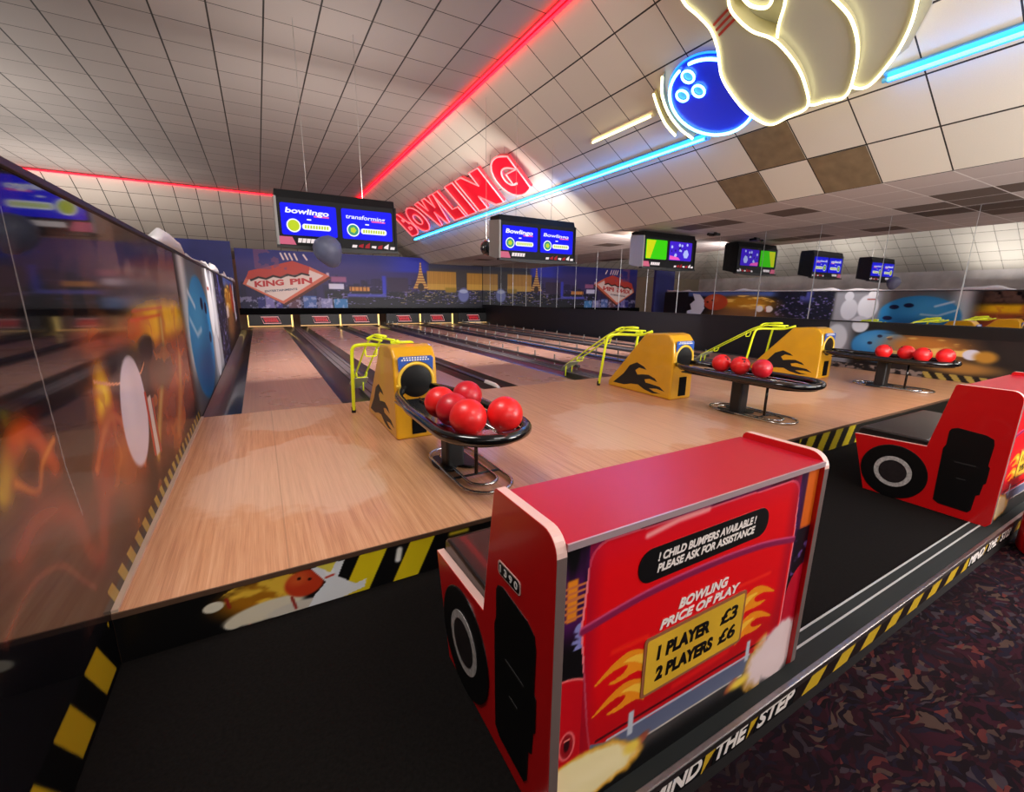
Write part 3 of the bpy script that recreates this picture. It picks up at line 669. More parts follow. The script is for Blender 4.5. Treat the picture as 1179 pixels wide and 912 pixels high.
# ================================================================== LANES
LANES = [(-0.25, 0.68), (1.45, 2.36), (2.86, 3.78), (4.55, 5.46), (5.96, 6.88), (7.65, 8.5)]
WHICH = ['beside the printed wall', 'just past the first ball return', 'just before the second ball return',
         'just past the second ball return', 'before the third ball return', 'next to the mirrored wall']
LE = MY - 0.4
gut_m = mat('dark_gutter', rgb(30, 28, 31), 0.3, coat=0.2)
cap_m = mat('grey_return_cover', rgb(96, 90, 92), 0.4, noise=0.1, nscale=6)
bracket_m = mat('bumper_bracket', rgb(150, 146, 140), 0.4, metal=0.6)
def gutter(mb, x0, x1):
    n = 8; prof = [(x0 + (x1 - x0) * i / n, -0.004 - 0.075 * math.sin(PI * i / n)) for i in range(n + 1)]
    vs = [(x, yy, z) for yy in (4.88, LE) for x, z in prof]
    mb.add(vs, [(i, i + 1, n + 2 + i, n + 1 + i) for i in range(n)])
    return mb
gl = [(-0.56, -0.25), None, None, None, None, None]
for i, (a, b) in enumerate(LANES):
    t = thing('bowling_lane', 'wooden bowling lane ' + WHICH[i], 'lane', ((a + b) / 2, 4.88, 0), 'bowling lanes')
    MB().box(a, b, 4.871, LE, -0.05, 0.0).build('lane_bed', lane_wood, t, bevel=0.003)
    gw = 0.27 if i != 5 else 0.22
    lg = (-0.565, a) if i == 0 else (a - (0.225 if i % 2 else 0.21), a)
    rg = (b, b + (0.30 if i % 2 == 0 else 0.20)) if i < 5 else (b, 8.74)
    for q in (lg, rg): gutter(MB(), *q).build('gutter', gut_m, t, smooth='all')
for k in range(3):
    x = 1.0 + 3.1 * k
    t = thing('return_track_cover', ['long grey cover strip over the ball track beside the first lane', 'long grey cover strip over the ball track behind the second ball return', 'long grey cover strip over the ball track behind the third ball return'][k], 'cover', (x + 0.1, 4.88, 0), 'ball track covers')
    MB().box(x - 0.015, x + 0.22, 4.90, LE, -0.06, 0.012).build('cover_strip', cap_m, t, bevel=0.008)
    MB().box(x + 0.045, x + 0.055, 4.90, LE, 0.0125, 0.016).box(x + 0.155, x + 0.165, 4.90, LE, 0.0125, 0.016).build('seam', rubber, t)
for k, x in ((0, 2.605), (1, 5.705)):
    t = thing('gutter_divider', ['rounded white-ended strip between the second and third lanes', 'rounded white-ended strip between the fourth and fifth lanes'][k], 'divider', (x, 4.95, 0), 'gutter dividers')
    MB().box(x - 0.04, x + 0.04, 5.3, LE, -0.06, 0.02).build('strip', gut_m, t, bevel=0.01)
    MB().tube([(x, 5.32, -0.01), (x, 5.05, -0.008), (x, 4.95, -0.02)], [0.038, 0.038, 0.026], 12).build('end_cap', white_paint, t, smooth=60)
# raised bumper rails with brackets
for k, (x, lb) in enumerate(((4.27, 'raised bumper rail on bracket posts along the fourth lane'), (5.705, 'raised bumper rail on bracket posts between the fourth and fifth lanes'), (7.37, 'raised bumper rail on bracket posts along the sixth lane'))):
    t = thing('bumper_rail', lb, 'rail', (x, 4.95, 0), 'bumper rails')
    MB().box(x - 0.025, x + 0.02, 5.4, LE, 0.065, 0.11).build('rail_bar', mat('bumper_grey', rgb(66, 62, 64), 0.35), t, bevel=0.01)
    yy = 5.5
    while yy < LE:
        MB().box(x + 0.02, x + 0.035, yy - 0.012, yy + 0.012, 0.0205, 0.195).box(x - 0.03, x + 0.035, yy - 0.012, yy + 0.012, 0.11, 0.12).build('bracket', bracket_m, t); yy += 0.62
# ================================================================== PIN MASKS
glow_w = mat('warm_strip_light', rgb(226, 190, 110), 0.4, emit=rgb(255, 214, 120), es=1.6)
mask_b = mat('mask_black', rgb(15, 14, 16), 0.5); red_fill = mat('mask_red', rgb(170, 20, 36), 0.4, emit=rgb(226, 30, 54), es=0.35)
pink_l = mat('mask_outline', rgb(230, 180, 180), 0.4, emit=rgb(255, 170, 170), es=0.6)
def mask(cx, lab):
    t = thing('pin_mask', lab, 'pin mask', (cx, MY - 0.4, 0), 'pin masks')
    y = MY - 0.36; w = 0.70
    MB().box(cx - w, cx + w, y, y + 0.05, 0.08, 0.44).build('panel', mask_b, t)
    MB().box(cx - w, cx + w, y - 0.03, y + 0.02, 0.025, 0.055).build('bottom_light', mat('dim_strip_light', rgb(206, 160, 110), 0.4, emit=rgb(255, 206, 130), es=0.55), t)
    MB().box(cx + w - 0.05, cx + w, y - 0.03, y, 0.0, 0.43).build('side_light', glow_w, t)
    if cx < 0.5: MB().box(cx - w, cx - w + 0.025, y - 0.03, y, 0.03, 0.43).build('side_light', glow_w, t)
    F = frame((cx, y, 0), (1, 0, 0), (0, 0, 1))
    P = [(-0.30, 0.365), (0.23, 0.365), (0.32, 0.14), (-0.22, 0.14)]
    MB().prism(P, F, 0.001, 0.012).build('logo_plate', black, t)
    MB().prism([(x * 0.78 + 0.0, (z - 0.25) * 0.72 + 0.255) for x, z in P], F, 0.0125, 0.016).build('red_logo', red_fill, t)
    MB().tube([tuple(F[0] + F[1] * x + F[2] * z + F[3] * 0.018) for x, z in P], 0.009, 6, closed=True).build('neon_outline', pink_l, t)
    b = MB()
    for z, a0, a1 in ((0.295, -0.19, 0.15), (0.215, -0.13, 0.19)):
        x = a0
        while x < a1: b.prism([(x, z - 0.025), (x + 0.03, z - 0.025), (x + 0.03, z + 0.022), (x, z + 0.022)], F, 0.0165, 0.018); x += 0.055
    b.build('logo_mark', mat('logo_dark_red', rgb(96, 8, 20), 0.5), t)
for i, (a, b) in enumerate(LANES): mask((a + b) / 2 + (0.05 if i else 0.10), 'black pin mask with small red sign closing the lane ' + WHICH[i])

# ================================================================== BALL RETURNS
yel = mat('yellow_cabinet', rgb(214, 158, 18), 0.32, coat=0.4, noise=0.06, nscale=4)
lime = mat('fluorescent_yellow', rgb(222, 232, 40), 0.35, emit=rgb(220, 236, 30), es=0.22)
blue_lab = mat('blue_label', rgb(40, 84, 170), 0.3)
red_b = mat('red_ball', rgb(232, 30, 30), 0.38, coat=0.12, noise=0.08, nscale=12)
red_d = mat('crimson_ball', rgb(196, 16, 34), 0.38, coat=0.12, noise=0.08, nscale=12)
hole_m = mat('finger_hole', rgb(50, 6, 8), 0.7)
def stadium(cx, y0, y1, hw, z, n=14):
    """U-ended loop: round at y0 (near end), square-ish at y1"""
    r = hw
    near = [(cx + r * math.cos(a), y0 + r * 0.92 + r * 0.92 * math.sin(a), z) for a in np.linspace(PI, 2 * PI, n)]
    return near
def ball_return():
    t = thing('ball_return', 'x', 'ball return', (1.03, 3.3, 0), 'ball return machines')
    x0, x1 = 0.855, 1.205
    prof = [(3.36, 0.0), (3.36, 0.50), (3.375, 0.66), (3.44, 0.735), (3.52, 0.75), (3.80, 0.73), (4.40, 0.07), (4.40, 0.0)]
    FX = (Vector((0, 0, 0)), Vector((0, 1, 0)), Vector((0, 0, 1)), Vector((1, 0, 0)))
    MB().prism(prof, FX, x0, x1).build('cabinet', yel, t, bevel=0.022)
    # black flame decals on both sides
    fl = [(4.30, 0.06), (4.12, 0.20), (4.02, 0.32), (3.90, 0.37), (3.78, 0.33), (3.74, 0.30), (3.86, 0.31), (3.92, 0.27), (3.88, 0.22), (3.80, 0.235), (3.70, 0.245), (3.60, 0.215), (3.56, 0.18), (3.68, 0.20), (3.76, 0.18), (3.74, 0.145), (3.64, 0.14), (3.52, 0.13), (3.44, 0.085), (3.56, 0.10), (3.68, 0.085), (3.60, 0.06), (3.50, 0.05), (3.62, 0.035), (3.76, 0.06), (3.86, 0.10), (3.98, 0.09), (4.10, 0.06)]
    for x in (x0 - 0.0016, x1 + 0.0004): MB().prism(fl, FX, x, x + 0.0012).build('flame_decal', black, t)
    FF = frame((1.03, 3.36, 0), (1, 0, 0), (0, 0, 1))
    # mouth with rubber flap
    cz = 0.475
    MB().lathe([(0.02, 0.0), (0.128, 0.0), (0.132, 0.006), (0.10, 0.010), (0.05, 0.014), (0.0, 0.015)], (1.03, 3.362, cz), (0, -1, 0), 36).build('mouth', mat('rubber_flap', rgb(6, 6, 7), 0.35, spec=0.25), t, smooth=60)
    MB().tube([(1.03 + 0.14 * math.cos(a), 3.358, cz + 0.14 * math.sin(a)) for a in np.linspace(-0.15 * PI, 1.15 * PI, 30)], 0.014, 8).build('mouth_rim', mat('pale_yellow', rgb(232, 190, 60), 0.3), t, smooth='all')
    lp = [(0.158 * math.cos(a), cz + 0.158 * math.sin(a)) for a in np.linspace(0.16 * PI, 0.84 * PI, 18)]
    lp = lp + [(-0.142, 0.655), (-0.125, 0.672), (0.125, 0.672), (0.142, 0.655)]
    tl = -math.atan2(0.015, 0.16)
    lab = MB().prism(lp, (Vector((1.03, 3.358, 0)), Vector((1, 0, 0)), Vector((0, 0, 1)), Vector((0, -1, 0))), 0.0, 0.006).build('label', blue_lab, t)
    pr = MB()
    for z, n, w in ((0.655, 9, 0.10), (0.638, 11, 0.115)):
        for i in range(n):
            xx = -w + 2 * w * i / n; pr.prism([(xx, z), (xx + 0.014, z), (xx + 0.014, z + 0.011), (xx, z + 0.011)], FF, 0.0085, 0.0095)
    pr.build('label_print', white_paint, lab)
    for x in (-0.145, 0.145): MB().lathe([(0.018, 0.0), (0.018, 0.008), (0.008, 0.013)], (1.03 + x, 3.36, 0.44), (0, -1, 0), 14).build('bolt_cap', mat('pale_yellow', (1, 1, 1)), t, smooth=50)
    MB().box(0.985, 1.10, 3.352, 3.362, 0.04, 0.26).build('slot', matte_black, t)
    # rack
    cx, zr = 1.055, 0.40; hw = 0.262
    near = [(cx + hw * math.cos(a), 2.22 + 0.275 * math.sin(a), zr) for a in np.linspace(PI, 2 * PI, 22)]
    path = fillet([(0.93, 3.37, 0.42), (0.83, 3.18, 0.405), (cx - hw, 2.75, zr)], 0.15) + near + fillet([(cx + hw, 2.75, zr), (1.28, 3.18, 0.405), (1.16, 3.37, 0.42)], 0.15)
    MB().tube(path, 0.031, 14).build('rack_rim', gloss_black, t, smooth='all')
    inn = [(cx - 0.2, 3.1, zr - 0.02)] + [(cx + 0.2 * math.cos(a), 2.22 + 0.2 * math.sin(a), zr - 0.022) for a in np.linspace(PI, 2 * PI, 16)] + [(cx + 0.2, 3.1, zr - 0.02)]
    MB().tube(inn, 0.009, 8).tube([(cx - 0.07, 3.15, zr - 0.02), (cx - 0.07, 2.05, zr - 0.022)], 0.007, 8).tube([(cx + 0.07, 3.15, zr - 0.02), (cx + 0.07, 2.05, zr - 0.022)], 0.007, 8).build('rack_rails', chrome, t, smooth='all')
    tray = [(cx - 0.245, 3.2)] + [(cx + 0.245 * math.cos(a), 2.22 + 0.255 * math.sin(a)) for a in np.linspace(PI, 2 * PI, 18)] + [(cx + 0.245, 3.2)]
    MB().prism(tray, (Vector((0, 0, 0)), Vector((1, 0, 0)), Vector((0, 1, 0)), Vector((0, 0, 1))), zr - 0.045, zr - 0.032).build('rack_tray', gloss_black, t)
    tl_ = [(cx + 0.18 * math.cos(a), 2.22 + 0.2 * math.sin(a)) for a in np.linspace(PI * 1.02, 1.98 * PI, 14)]
    MB().prism(tl_, (Vector((0, 0, 0)), Vector((1, 0, 0)), Vector((0, 1, 0)), Vector((0, 0, 1))), zr - 0.031, zr - 0.026).build('tray_plate', chrome, t)
    # pedestal + chrome foot loops
    col = MB().prism(rrect(cx - 0.07, cx + 0.06, 2.60, 2.72, 0.02), (Vector((0, 0, 0)), Vector((1, 0, 0)), Vector((0, 1, 0)), Vector((0, 0, 1))), 0.02, zr - 0.045).build('pedestal', black, t)
    bp_ = MB()
    for dx in (-0.055, 0.095): bp_.prism([(cx + dx + 0.072 * math.cos(a), 2.70 + 0.15 * math.sin(a)) for a in np.linspace(0, 2 * PI, 24)[:-1]], (Vector((0, 0, 0)), Vector((1, 0, 0)), Vector((0, 1, 0)), Vector((0, 0, 1))), 0.003, 0.022)
    bp_.build('base_plate', rubber, t, bevel=0.004)
    def loop(hw_, y0, y1, r=0.0105):
        q = [(1.115 + hw_ * math.cos(a), y0 + hw_ + hw_ * math.sin(a), 0.016) for a in np.linspace(PI, 2 * PI, 14)] + [(1.115 + hw_ * math.cos(a), y1 - hw_ + hw_ * math.sin(a), 0.016) for a in np.linspace(0, PI, 14)]
        return MB().tube(q, r, 10, closed=True)
    loop(0.165, 2.12, 2.99).build('foot_loop', chrome, t, smooth='all'); loop(0.095, 2.24, 2.90).build('foot_loop', chrome, t, smooth='all')
    MB().tube([(0.955, 2.42, 0.016), (1.275, 2.42, 0.016)], 0.008, 8).build('cross_bar', rubber, t, smooth='all')
    MB().tube([(1.115, 2.42, 0.02), (1.115, 2.42, zr - 0.04)], 0.013, 10).build('support_rod', gloss_black, t, smooth='all')
    return t
OFF = [(0, 0, 0), (3.12, 0, 0), (6.21, -0.02, 0)]
br = ball_return(); br['label'] = 'yellow ball return with black oval rack holding five red balls'
dup(br, OFF[1], 'yellow ball return with black oval rack holding three red balls'); dup(br, OFF[2], 'yellow ball return with black oval rack holding four red balls by the mirrored wall')
# fluorescent ball ramps straddling the machines
def ball_ramp():
    t = thing('ball_ramp', 'x', 'ramp', (1.03, 4.35, 0), 'ball ramps')
    leg = fillet([(0.715, 4.42, 0.03), (0.715, 4.33, 0.55), (0.72, 4.30, 0.675), (0.85, 4.25, 0.685), (1.02, 4.02, 0.685), (1.03, 3.86, 0.742)], 0.07)
    MB().tube(leg, 0.0165, 10).build('leg', lime, t, smooth='all')
    leg2 = fillet([(1.33, 4.47, 0.03), (1.33, 4.40, 0.55), (1.33, 4.38, 0.675), (1.20, 4.30, 0.685), (1.02, 4.02, 0.72)], 0.07)
    MB().tube(leg2, 0.0165, 10).build('leg', lime, t, smooth='all')
    for x, y in ((0.715, 4.424), (1.33, 4.474)): MB().tube([(x, y + 0.004, 0.001), (x, y, 0.06)], 0.021, 10).build('rubber_foot', rubber, t, smooth=60)
    for x in (0.885, 1.0):
        p = fillet([(x + 0.03, 3.97, 0.742), (x, 4.30, 0.735), (x, 4.48, 0.66), (x, 5.40, 0.13)], 0.12)
        MB().tube(p, 0.010, 10).build('rail', lime, t, smooth='all')
    for y, z, dz in ((4.55, 0.60, 0.07), (5.12, 0.29, 0.07)):
        MB().tube(fillet([(0.885, y, z), (0.89, y + 0.02, z - dz), (0.995, y + 0.02, z - dz), (1.0, y, z)], 0.02), 0.007, 8).build('cross_hoop', lime, t, smooth='all')
    MB().tube(spline([(0.86, 4.32, 0.73), (0.93, 4.28, 0.765), (0.99, 4.16, 0.765), (0.96, 4.03, 0.775), (0.90, 4.06, 0.785), (0.91, 4.2, 0.77), (1.0, 4.33, 0.73)], 6), 0.012, 8).build('cradle', lime, t, smooth='all')
    FZ = (Vector((0.945, 5.30, 0.17)), Vector((1, 0, 0)), Vector((0, 0.866, -0.5)), Vector((0, 0.5, 0.866)))
    MB().prism([(-0.09, -0.05), (0.09, -0.05), (0.10, 0.12), (0.03, 0.30), (-0.03, 0.30), (-0.10, 0.12)], FZ, -0.006, 0.006).build('tip_plate', mat('pale_plate', rgb(200, 200, 170), 0.4), t, bevel=0.003)
    for x in (0.885, 1.0): MB().tube([(x, 5.38, 0.14), (x, 5.40, -0.04 if x < 0.95 else 0.0125)], 0.008, 8).build('front_leg', lime, t, smooth='all')
    return t
ra = ball_ramp(); ra['label'] = 'fluorescent yellow ball ramp straddling the machine with the five-ball rack'
dup(ra, OFF[1], 'fluorescent yellow ball ramp straddling the machine with the three-ball rack'); dup(ra, OFF[2], 'fluorescent yellow ball ramp straddling the machine with the four-ball rack')
# balls
def ball(x, y, r, m, lab, grp, rot, z=None):
    z = 0.40 - 0.011 + r if z is None else z
    b = MB(); n, k = 20, 32
    prof = [(r * math.sin(PI * i / n), -r * math.cos(PI * i / n)) for i in range(n + 1)]
    b.lathe(prof, (x, y, z), (0, 0, 1), k)
    for a, e in ((rot, 0.9), (rot + 0.32, 0.86), (rot + 0.15, 0.6)):
        nv = Vector((math.cos(a) * math.cos(e), math.sin(a) * math.cos(e), math.sin(e)))
        b.lathe([(r * 0.115, 0.0), (r * 0.115, 0.004), (r * 0.05, 0.005)], Vector((x, y, z)) + nv * (r - 0.0035), nv, 14, 1)
    o = b.build('bowling_ball', [m, hole_m], None, smooth=40, loc=(x, y, z)); o['label'] = lab; o['category'] = 'ball'; o['group'] = grp
R1 = 0.099
G1, G2, G3 = 'balls on the five-ball rack', 'balls on the three-ball rack', 'balls on the four-ball rack'
ball(0.925, 2.53, R1, red_b, 'red bowling ball nearest the machine mouth in the row of three along the rack edge', G1, 2.0)
ball(0.925, 2.325, R1, red_d, 'darker red bowling ball in the middle of the row of three along the rack edge', G1, 1.5)
ball(0.93, 2.118, R1 + 0.003, red_b, 'bright red bowling ball at the tip end of the row of three, five-ball rack', G1, 0.4)
ball(1.15, 2.63, R1, red_d, 'crimson bowling ball alone at the back of the five-ball rack', G1, 1.0)
ball(1.142, 2.09, R1 + 0.002, red_b, 'orange-red bowling ball at the rounded tip of the five-ball rack', G1, 1.2)
ball(4.17, 2.90, 0.092, red_b, 'red bowling ball closest to the yellow machine on the three-ball rack', G2, 4.4)
ball(4.19, 2.70, 0.092, red_b, 'middle red bowling ball on the second ball return rack', G2, 4.0)
ball(4.20, 2.48, 0.092, red_d, 'dark red bowling ball at the open end of the three-ball rack', G2, 1.5)
ball(7.22, 2.66, 0.092, red_b, 'red bowling ball nearest the machine on the rack by the mirror', G3, 4.4)
ball(7.34, 2.46, 0.092, red_b, 'second red bowling ball from the machine on the rack by the mirror', G3, 2.0)
ball(7.24, 2.26, 0.092, red_b, 'third red bowling ball from the machine on the rack by the mirror', G3, 4.3)
ball(7.34, 2.07, 0.092, red_b, 'red bowling ball at the rounded tip of the rack by the mirror', G3, 4.9)

# ================================================================== SCOREBOARDS
casing = mat('dark_casing', rgb(9, 10, 14), 0.55, spec=0.25); grey_side = mat('grey_side', rgb(150, 150, 148), 0.4)
def emat(n, c, s): return mat(n, tuple(x * 0.04 for x in c), 0.35, emit=c, es=s, spec=0.1)
scr_blue = emat('screen_blue', rgb(12, 14, 226), 1.25); scr_white = emat('screen_white', rgb(245, 245, 250), 1.1); scr_lime = emat('screen_lime', rgb(200, 220, 40), 0.95)
scr_green = emat('screen_green', rgb(60, 206, 8), 1.0); scr_yell = emat('screen_yellow', rgb(206, 214, 20), 1.0); scr_purp = emat('screen_purple', rgb(64, 30, 196), 1.1); scr_pink = emat('screen_pink', rgb(240, 90, 190), 1.0)
scr_teal = emat('screen_teal', rgb(60, 160, 130), 0.9); scr_lav = emat('screen_lavender', rgb(170, 180, 240), 1.1)
ad_pink = emat('advert_pink', rgb(226, 110, 140), 0.8); ad_white = emat('advert_white', rgb(240, 225, 225), 1.0); ad_red = emat('advert_red', rgb(190, 40, 50), 0.7)
YM = 6.5
def scoreboard(cx, lab, kind):
    t = thing('scoreboard_monitor', lab, 'scoreboard', (cx, YM, 1.75), 'scoreboards over the approach')
    h = 0.76
    FX = (Vector((0, 0, 0)), Vector((0, 1, 0)), Vector((0, 0, 1)), Vector((1, 0, 0)))
    MB().prism([(YM, 1.73), (YM, 2.31), (YM + 0.03, 2.41), (YM + 0.34, 2.41), (YM + 0.34, 1.80)], FX, cx - h + 0.02, cx + h - 0.02).build('casing', casing, t, bevel=0.008)
    for s in (-1, 1): MB().prism([(YM - 0.015, 1.72), (YM - 0.015, 2.32), (YM + 0.34, 2.36), (YM + 0.34, 1.80)], FX, cx + s * (h - 0.02) - 0.014, cx + s * (h - 0.02) + 0.014).build('side_cheek', grey_side if s < 0 else casing, t)
    F = frame((cx, YM - 0.001, 0), (1, 0, 0), (0, 0, 1))
    MB().prism([(-h, 1.745), (-h, 1.715), (-0.2, 1.69), (0.2, 1.69), (h, 1.715), (h, 1.745)], F, -0.06, 0.03).build('bottom_ledge', black, t)
    ad = MB().prism([(-h + 0.03, 1.75), (h - 0.03, 1.75), (h - 0.03, 1.855), (-h + 0.03, 1.855)], F, 0.001, 0.006).build('advert_strip', casing, t)
    MB().prism([(-h + 0.03, 1.755), (-h + 0.22, 1.755), (-h + 0.18, 1.85), (-h + 0.03, 1.85)], F, 0.0065, 0.0075).build('advert_patch', ad_pink, ad)
    q = MB(); q2 = MB()
    for i in range(5): q.prism([(-h + 0.24 + i * 0.05, 1.785), (-h + 0.28 + i * 0.05, 1.785), (-h + 0.295 + i * 0.05, 1.838), (-h + 0.25 + i * 0.05, 1.838)], F, 0.0065, 0.0075)
    for i in range(7): q2.prism([(0.14 + i * 0.085, 1.765 + 0.012 * (i % 2)), (0.20 + i * 0.085, 1.765), (0.21 + i * 0.085, 1.80 + 0.02 * (i % 3)), (0.15 + i * 0.085, 1.80)], F, 0.0065, 0.0075, 1 if i in (1, 2, 4) else 0)
    q.build('advert_lettering', ad_white, ad); q2.build('advert_lettering', [ad_white, ad_red], ad)
    for s, wd in ((-1, ('bowlingo', 'Bowlingo')[0]), (1, 'transforms')):
        a, b = (-h + 0.07, -0.035) if s < 0 else (0.03, h - 0.07)
        z0, z1 = 1.872, 2.25
        if kind == 'plain' or True:
            m0 = scr_blue if kind != 'green' else (scr_green if s < 0 else scr_purp)
        if kind == 'green': a, b, z0, z1 = (-h + 0.09, -0.1, 1.90, 2.26) if s < 0 else (-0.02, h - 0.13, 1.90, 2.26)
        sc = MB().prism(rrect(a, b, z0, z1, 0.02), F, 0.002, 0.010).build('screen', m0, t)
        w = b - a; g = MB(); hh = 0.0105
        if kind == 'green' and s < 0:
            g.prism([(a + 0.01, z0 + 0.01), (a + w * 0.22, z0 + 0.01), (a + w * 0.45, z1 - 0.01), (a + 0.01, z1 - 0.01)], F, hh, hh + 0.001, 0)
            g.build('picture', scr_yell, sc); continue
        if kind == 'green':
            rs = random.Random(3)
            for i in range(16):
                px, pz = a + rs.uniform(0.06, 0.9) * w, z0 + rs.uniform(0.1, 0.88) * (z1 - z0); r_ = rs.uniform(0.012, 0.035)
                g.prism(arc(px, pz, r_, 0, 2 * PI, 9)[:-1], F, hh, hh + 0.001, rs.choice((0, 0, 1)))
            g.prism(arc(a + w * 0.74, z0 + 0.13, 0.085, 0, 2 * PI, 7)[:-1], F, hh + 0.001, hh + 0.002, 0)
            g.prism([(a + 0.01, z0 + 0.01), (a + w * 0.5, z0 + 0.01), (a + w * 0.4, z0 + 0.06), (a + 0.01, z0 + 0.09)], F, hh + 0.001, hh + 0.002, 2)
            g.build('picture', [scr_lav, emat('screen_violet', rgb(30, 10, 120), 0.8), scr_pink], sc); continue
        # wavy title, small word and a logo lozenge
        word = ('bowlingo', 'transforming')[s > 0] if kind == 'a' else ('Bowlingo', 'Bowlingo')[s > 0]
        zt = z1 - 0.135
        lettering(g, word, F, a + w * 0.08, a + w * 0.86, zt, zt + (0.085 if s < 0 else 0.07), hh, hh + 0.001, 0, bold=0.03 if s < 0 else 0.012, shear=0.15, slope=-0.02)
        g.prism(rrect(a + w * 0.58, a + w * 0.86, zt - 0.012, zt + 0.008, 0.006), F, hh, hh + 0.0006, 3)
        g.prism(rrect(a + w * 0.45, a + w * 0.53, z0 + 0.19, z0 + 0.205, 0.006), F, hh, hh + 0.001, 0)
        cxl = a + w * 0.21; czl = z0 + 0.115; rr = 0.082
        g.prism(arc(cxl, czl, rr, 0, 2 * PI, 25)[:-1], F, hh, hh + 0.001, 0); g.prism(arc(cxl, czl, rr * 0.82, 0, 2 * PI, 25)[:-1], F, hh + 0.001, hh + 0.002, 1 if s < 0 and kind == 'a' else 2)
        g.prism(arc(cxl, czl, rr * 0.5, 0, 2 * PI, 6)[:-1], F, hh + 0.002, hh + 0.003, 1)
        g.prism(rrect(a + w * 0.36, a + w * 0.88, z0 + 0.075, z0 + 0.145, 0.03), F, hh, hh + 0.001, 0)
        for i in range(9): g.prism([(a + w * (0.40 + i * 0.05), z0 + 0.09), (a + w * (0.435 + i * 0.05), z0 + 0.09), (a + w * (0.44 + i * 0.05), z0 + 0.13), (a + w * (0.405 + i * 0.05), z0 + 0.13)], F, hh + 0.001, hh + 0.002, 1)
        g.build('picture', [scr_white, scr_lime, scr_teal, scr_pink], sc)
    zc = CZ if cx < 3 else (CZ - (cx - XT) * math.tan(SL) if cx < 6.3 else ZL)
    for x in (cx - 0.35, cx + 0.35):
        zz = CZ if x < XT else max(ZL, CZ - (x - XT) * math.tan(SL))
        MB().tube([(x, YM + 0.17, 2.405), (x, YM + 0.17, zz)], 0.0035, 6).build('hanging_wire', mat('thin_cable', rgb(150, 146, 140), 0.5), t)
    return t
scoreboard(1.035, 'wide twin-screen scoreboard with blue screens hanging over the first ball return', 'a')
scoreboard(4.17, 'wide twin-screen scoreboard with blue screens hanging over the second ball return', 'b')
scoreboard(7.30, 'twin-screen scoreboard with one green and one purple screen', 'green')
t = MB(); o = Vector((0.83, 6.24, 1.69))
t.lathe([(0.015, 0.17), (0.09, 0.155), (0.15, 0.10), (0.175, 0.02), (0.16, -0.06), (0.12, -0.13), (0.08, -0.19), (0.03, -0.22)], o, (-0.42, 0, 1), 28)
hb = t.build('hanging_bag', mat('pale_blue_plastic', rgb(104, 110, 136), 0.4, noise=0.15, nscale=6, alpha=0.82), None, smooth='all', loc=tuple(o), label='pale blue-grey rounded plastic bag hanging below the first scoreboard', cat='bag')
MB().tube([(0.82, 6.38, 1.72), (0.82, 6.42, 1.725), (0.82, 6.45, 1.73)], 0.006, 6).build('cord', rubber, hb)
t = thing('loudspeaker', 'small round black loudspeaker behind the second scoreboard', 'speaker', (3.50, 7.05, 1.95))
MB().lathe([(0.05, -0.1), (0.12, -0.06), (0.135, 0.0), (0.12, 0.06), (0.1, 0.07)], (3.50, 7.05, 1.95), (0.2, -1, 0), 24).build('cabinet', gloss_black, t, smooth=50)
MB().tube([(3.50, 7.12, 2.0), (3.50, 7.12, CZ - 0.2 * math.tan(SL))], 0.0035, 6).build('hanging_wire', MATS['thin_cable'], t)
t = thing('security_camera', 'small black camera under the lower ceiling by the mirror', 'camera', (8.1, 6.1, ZL))
MB().box(8.04, 8.16, 6.02, 6.2, ZL - 0.07, ZL - 0.02).build('camera_body', black, t, bevel=0.01)
MB().tube([(8.1, 6.1, ZL - 0.03), (8.1, 6.1, ZL - 0.001)], 0.03, 12).build('mount', black, t); MB().tube([(7.86, 6.08, ZL - 0.055), (8.05, 6.1, ZL - 0.05)], 0.028, 12).build('lens_barrel', gloss_black, t, smooth=50)

# ================================================================== NEON
def neon(name, c, base, s): return mat(name, base, 0.3, emit=c, es=s)
neon_red = neon('neon_red', rgb(255, 10, 26), rgb(255, 60, 70), 8.0)
neon_blue = neon('neon_blue', rgb(30, 150, 255), rgb(160, 220, 255), 32.0)
neon_ball = neon('neon_cyan', rgb(120, 215, 255), rgb(200, 235, 255), 5.0)
neon_warm = neon('neon_warm_white', rgb(255, 244, 176), rgb(255, 250, 210), 3.6)
neon_pink = neon('neon_letter_outline', rgb(255, 84, 92), rgb(255, 160, 160), 1.4)
def strip(name, p0, p1, off, m, hm, lab, w=0.07, r=0.017, two=False, side=(0, 0, 0)):
    """straight tube light: housing with end caps and one or two glass tubes"""
    p0, p1, off, sd = Vector(p0), Vector(p1), Vector(off), Vector(side)
    t = thing(name, lab, 'neon light', tuple((p0 + p1) / 2), None)
    a = off.normalized(); u = (p1 - p0).normalized(); L = (p1 - p0).length
    F = (p0, u, u.cross(a) * -1, a)
    MB().prism([(0, -w / 2), (L, -w / 2), (L, w / 2), (0, w / 2)], (p0, u, a.cross(u), a), 0.002, 0.03).build('housing', hm, t)
    ww = a.cross(u)
    for s in ((-1, 1) if two else (0,)):
        q0, q1 = p0 + a * 0.052 + ww * s * 0.028, p1 + a * 0.052 + ww * s * 0.028
        MB().tube([tuple(q0 + u * 0.03), tuple(q1 - u * 0.03)], r, 10).build('glass_tube', m, t, smooth='all')
        for q in (q0, q1): MB().tube([tuple(q - u * 0.01), tuple(q + u * 0.03)] if q is q0 else [tuple(q - u * 0.03), tuple(q + u * 0.01)], r * 1.25, 10).build('end_cap', hm, t, smooth=50)
    return t
red_h = mat('red_housing', rgb(150, 20, 34), 0.4); blue_h = mat('blue_housing', rgb(90, 170, 220), 0.35); cream_h = mat('cream_housing', rgb(222, 214, 180), 0.4)
